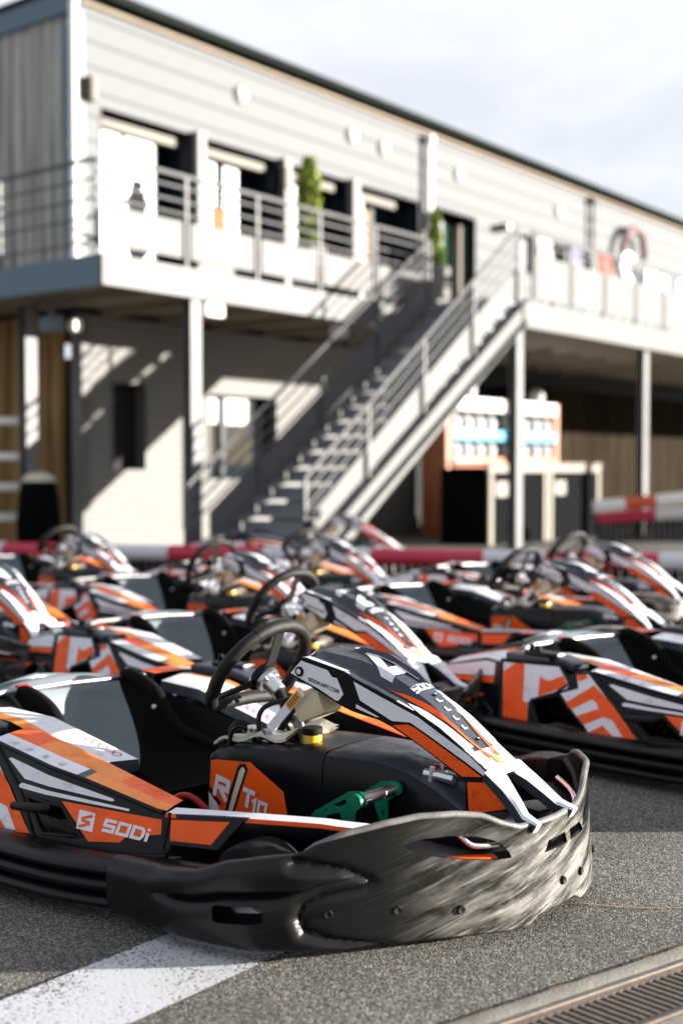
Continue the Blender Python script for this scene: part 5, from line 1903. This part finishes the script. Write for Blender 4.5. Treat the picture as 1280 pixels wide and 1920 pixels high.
# helmet rack
RX = (16.9, 11.2, 0)
rk = bthing('helmet_rack', RX, 'orange framed rack with white, blue and orange shelves of helmets', 'rack')
for x in (16.95, 18.75, 20.65):
    c_ = MB('rack_orange'); c_.box((x, 11.3, 1.15), (.14, .5, 2.3) if x != 18.75 else (.06, .4, 2.2), 'rack_orange' if x != 18.75 else 'dark_wall'); bpart(c_, 'upright', rk, RX, smooth=False)
for z, m_ in ((2.18, 'lamp_white'), (1.66, 'shelf_blue'), (1.20, 'rack_orange')):
    for xa, xb in ((17.05, 18.65), (18.85, 20.55)):
        c_ = MB(m_); c_.box(((xa + xb) / 2, 11.25, z), (xb - xa, .5, .17 if m_ != 'lamp_white' else .22), m_, None, .02); bpart(c_, 'shelf', rk, RX)
c_ = MB('dark_wall'); c_.box((18.8, 11.56, 1.15), (3.7, .03, 2.3), 'dark_wall'); bpart(c_, 'back_panel', rk, RX, smooth=False)


def helmet(base, label):
    th_ = bthing('helmet', base, label, 'helmet', 'helmets on the rack')
    h = MB('helmet'); Mx = Matrix.Translation(base)
    h.lathe([(.0, .265), (.06, .255), (.105, .22), (.130, .16), (.135, .10), (.125, .04), (.105, .0), (.09, .0)], 20, 'helmet', Mx @ Matrix.Diagonal((1, 1.15, 1, 1)))
    bpart(h, 'shell', th_, base)
    v_ = MB('visor'); pts = []
    rows = []
    for z in (.12, .135, .16):
        rows.append([V(base[0] + .139 * math.sin(t), base[1] - .160 * math.cos(t), base[2] + z) for t in [R(a) for a in range(-52, 53, 13)]])
    v_.grid(rows, 'visor'); bpart(v_, 'visor', th_, base)
    return th_


first = None
names = ['left end', 'second place', 'third place', 'fourth place', 'fifth place', 'sixth place', 'seventh place', 'right end']
for zi, (z, rw) in enumerate(((1.75, 'upper'), (1.29, 'lower'))):
    for k, x in enumerate((17.25, 17.62, 18.0, 18.4, 19.1, 19.5, 19.95, 20.35)):
        base = (x, 11.2, z)
        lb = 'white helmet on the %s helmet shelf of the rack, %s' % (('blue' if zi == 0 else 'orange'), names[k])
        if first is None:
            first = helmet(base, lb)
        else:
            c = copy_tree(first); c.location = RB @ Vector(base); c['label'] = lb
for x, lb in ((17.75, 'white helmet standing on top of the rack, left one'), (20.1, 'white helmet standing on top of the rack, right one')):
    c = copy_tree(first); c.location = RB @ Vector((x, 11.2, 2.30)); c['label'] = lb

# ------------------------------------------------------------------ barriers
def barrier(p, q, z0, r, segs, label, z1=None, base_h=None, back=.12):
    p = Vector(p); q = Vector(q); z1 = z1 if z1 is not None else z0
    root = empty('barrier', (p.x, p.y, 0), 0, label, 'barrier')
    d = q - p; L_ = d.length; u = d / L_; nn = V(-u.y, u.x, 0)
    def cv(o):
        o.data.transform(Matrix.Translation((-p.x, -p.y, 0))); return o
    for a, b, m_ in segs:
        mb = MB(m_)
        n_ = max(2, int((b - a) / .028)); pts = []; rs = []
        for k in range(n_ + 1):
            t = a + (b - a) * k / n_
            z = z0 + (z1 - z0) * t / L_
            pts.append(p + u * t + V(0, 0, z)); rs.append(r if k % 2 else r * .94)
        mb.tube(pts, rs, 14, m_)
        cv(mb.build('tube', root, sharp=60))
    if base_h:
        mb = MB('rubber_wall')
        n_ = int(L_ / .09)
        for k in range(n_):
            c = p + u * (k + .5) * .09 + nn * back
            mb.tube([(c.x, c.y, 0), (c.x, c.y, base_h)], .042, 6, 'rubber_wall')
        cv(mb.build('rubber_base', root))
    return root


def tube_x(px, P, Q):
    """distance along the barrier at which an image column falls"""
    k = (px - 640) / 2300
    P = Vector(P); Q = Vector(Q); d = (Q - P)
    t = (k * P.y - P.x) / (d.x - k * d.y)
    return t * d.length


P_ = V(-3.59, 12.9, 0); Q_ = V(3.12, 11.2, 0)
dl = (Q_ - P_).normalized(); P2 = P_ - dl * 3; Q2 = Q_ + dl * 3
cuts = [-500, -200, 8, 205, 318, 495, 697, 907, 1022, 1235, 1420, 1800]
ss_ = [max(0, tube_x(c, P2, Q2)) for c in cuts]
segs = []
for i in range(len(cuts) - 1):
    if ss_[i + 1] > ss_[i] + .01:
        segs.append((ss_[i], ss_[i + 1], 'tube_red' if i % 2 == 0 else 'tube_white'))
cols = {8: 'tube_red', 205: 'tube_white', 318: 'tube_red', 495: 'tube_white', 697: 'tube_red', 907: 'tube_white', 1022: 'tube_red', 1235: 'tube_white', 1420: 'tube_red', -500: 'tube_red', -200: 'tube_white'}
segs = [(ss_[i], ss_[i + 1], cols[cuts[i]]) for i in range(len(cuts) - 1) if ss_[i + 1] > ss_[i] + .01]
barrier(P2, Q2, .243, .085, segs, 'red and white ribbed track barrier tube running behind the karts', base_h=.20)
P3 = V((1112 - 640) / 2300 * 18, 18, 0); Q3 = V((1290 - 640) / 2300 * 18 + 1.2, 18, 0)
d3 = (Q3 - P3).length
barrier(P3, Q3, .53, .10, [(k * .45, min(d3, (k + 1) * .45), 'tube_orange' if k % 2 else 'lamp_white') for k in range(int(d3 / .45) + 1) if k * .45 < d3], 'orange and white striped tube rising at the right edge beyond the yard', z1=.78)
barrier(P3 + V(.1, .2, 0), Q3 + V(0, .2, 0), .36, .09, [(0, .85, 'tube_red'), (.85, d3 - .1, 'tube_white')], 'red and white tube on black rubber, low at the right edge under the striped one', z1=.50, base_h=.34)

# ------------------------------------------------------------------ the karts
KL = {
    'K1': (-.215, 3.554, -39.3, 'orange and white kart number 4 with a scuffed nose bumper'),
    'KR': (1.685, 4.594, -46.4, 'kart cut off by the right edge, directly behind the scuffed nose bumper'),
    'K3': (-.234, 5.361, -46.7, 'kart wearing number 2, directly behind the steering wheel of the front kart'),
    'K8': (-.779, 7.56, -45.7, 'kart in the left half behind the number 2 kart, wheel before the red tube'),
    'K4': (1.006, 6.911, -46.5, 'kart right of centre behind the number 2 kart, nose ending over the right edge seat'),
    'K5': (1.592, 8.549, -47.5, 'kart farthest right in the back row, its nose running out at the right edge'),
    'K6': (-.283, 9.001, -47.2, 'kart in the middle of the back row in front of the foot of the stairs'),
    'K9': (-2.164, 9.473, -42.2, 'kart farthest left in the back row with its wheel before the building corner'),
    'K10': (-2.04, 6.58, -46, 'kart at the left edge of which only the orange and white nose is in view'),
    'K7': (-.30, 12.98, -10, 'kart standing beyond the barrier tube by the stairs, only its top showing'),
    'K11': (3.0, 5.62, -46, 'kart at the right edge of which only the tail shows beyond the right edge kart'),
}
k1 = make_kart('4')


def rename_tree(o):
    pass


def put(o, key):
    x, y, a, lb = KL[key]
    o.location = (x, y, 0); o.rotation_euler = (0, 0, R(a))
    tag(o, lb, 'go-kart', 'rental karts parked in rows')


put(k1, 'K1')
nose1 = [c for c in k1.children if c.name.startswith('nose_panel')][0]
rest = [k for k in KL if k != 'K1']
kp = {}
for key in rest:
    kp[key] = copy_tree(k1); put(kp[key], key)


def swap_number(kart, digit):
    n = [c for c in kart.children if c.name.startswith('nose_panel')][0]
    s = [c for c in n.children if c.name.startswith('sticker')][0]
    s.data = number_mesh(digit)


NUM = {}


def number_mesh(digit):
    if digit not in NUM:
        mb = nose_sticker(digit)
        o = mb.build('tmp', None)
        NUM[digit] = o.data
        bpy.data.objects.remove(o)
    return NUM[digit]


C0_ = V(-.03, 0, .505); AXN = V(-math.sin(R(57)), .03, math.cos(R(57))).normalized()
for key, a_ in (('K3', 4), ('K8', -9), ('K4', 6), ('K5', 38), ('K6', 46), ('K9', 30), ('KR', -6), ('K7', 15)):
    w_ = [c for c in kp[key].children if c.name.startswith('steering_wheel')][0]
    w_.matrix_local = Matrix.Translation(C0_) @ Matrix.Rotation(R(a_), 4, AXN) @ Matrix.Translation(-C0_)
for key in rest:
    swap_number(kp[key], '2' if key == 'K3' else 'none')
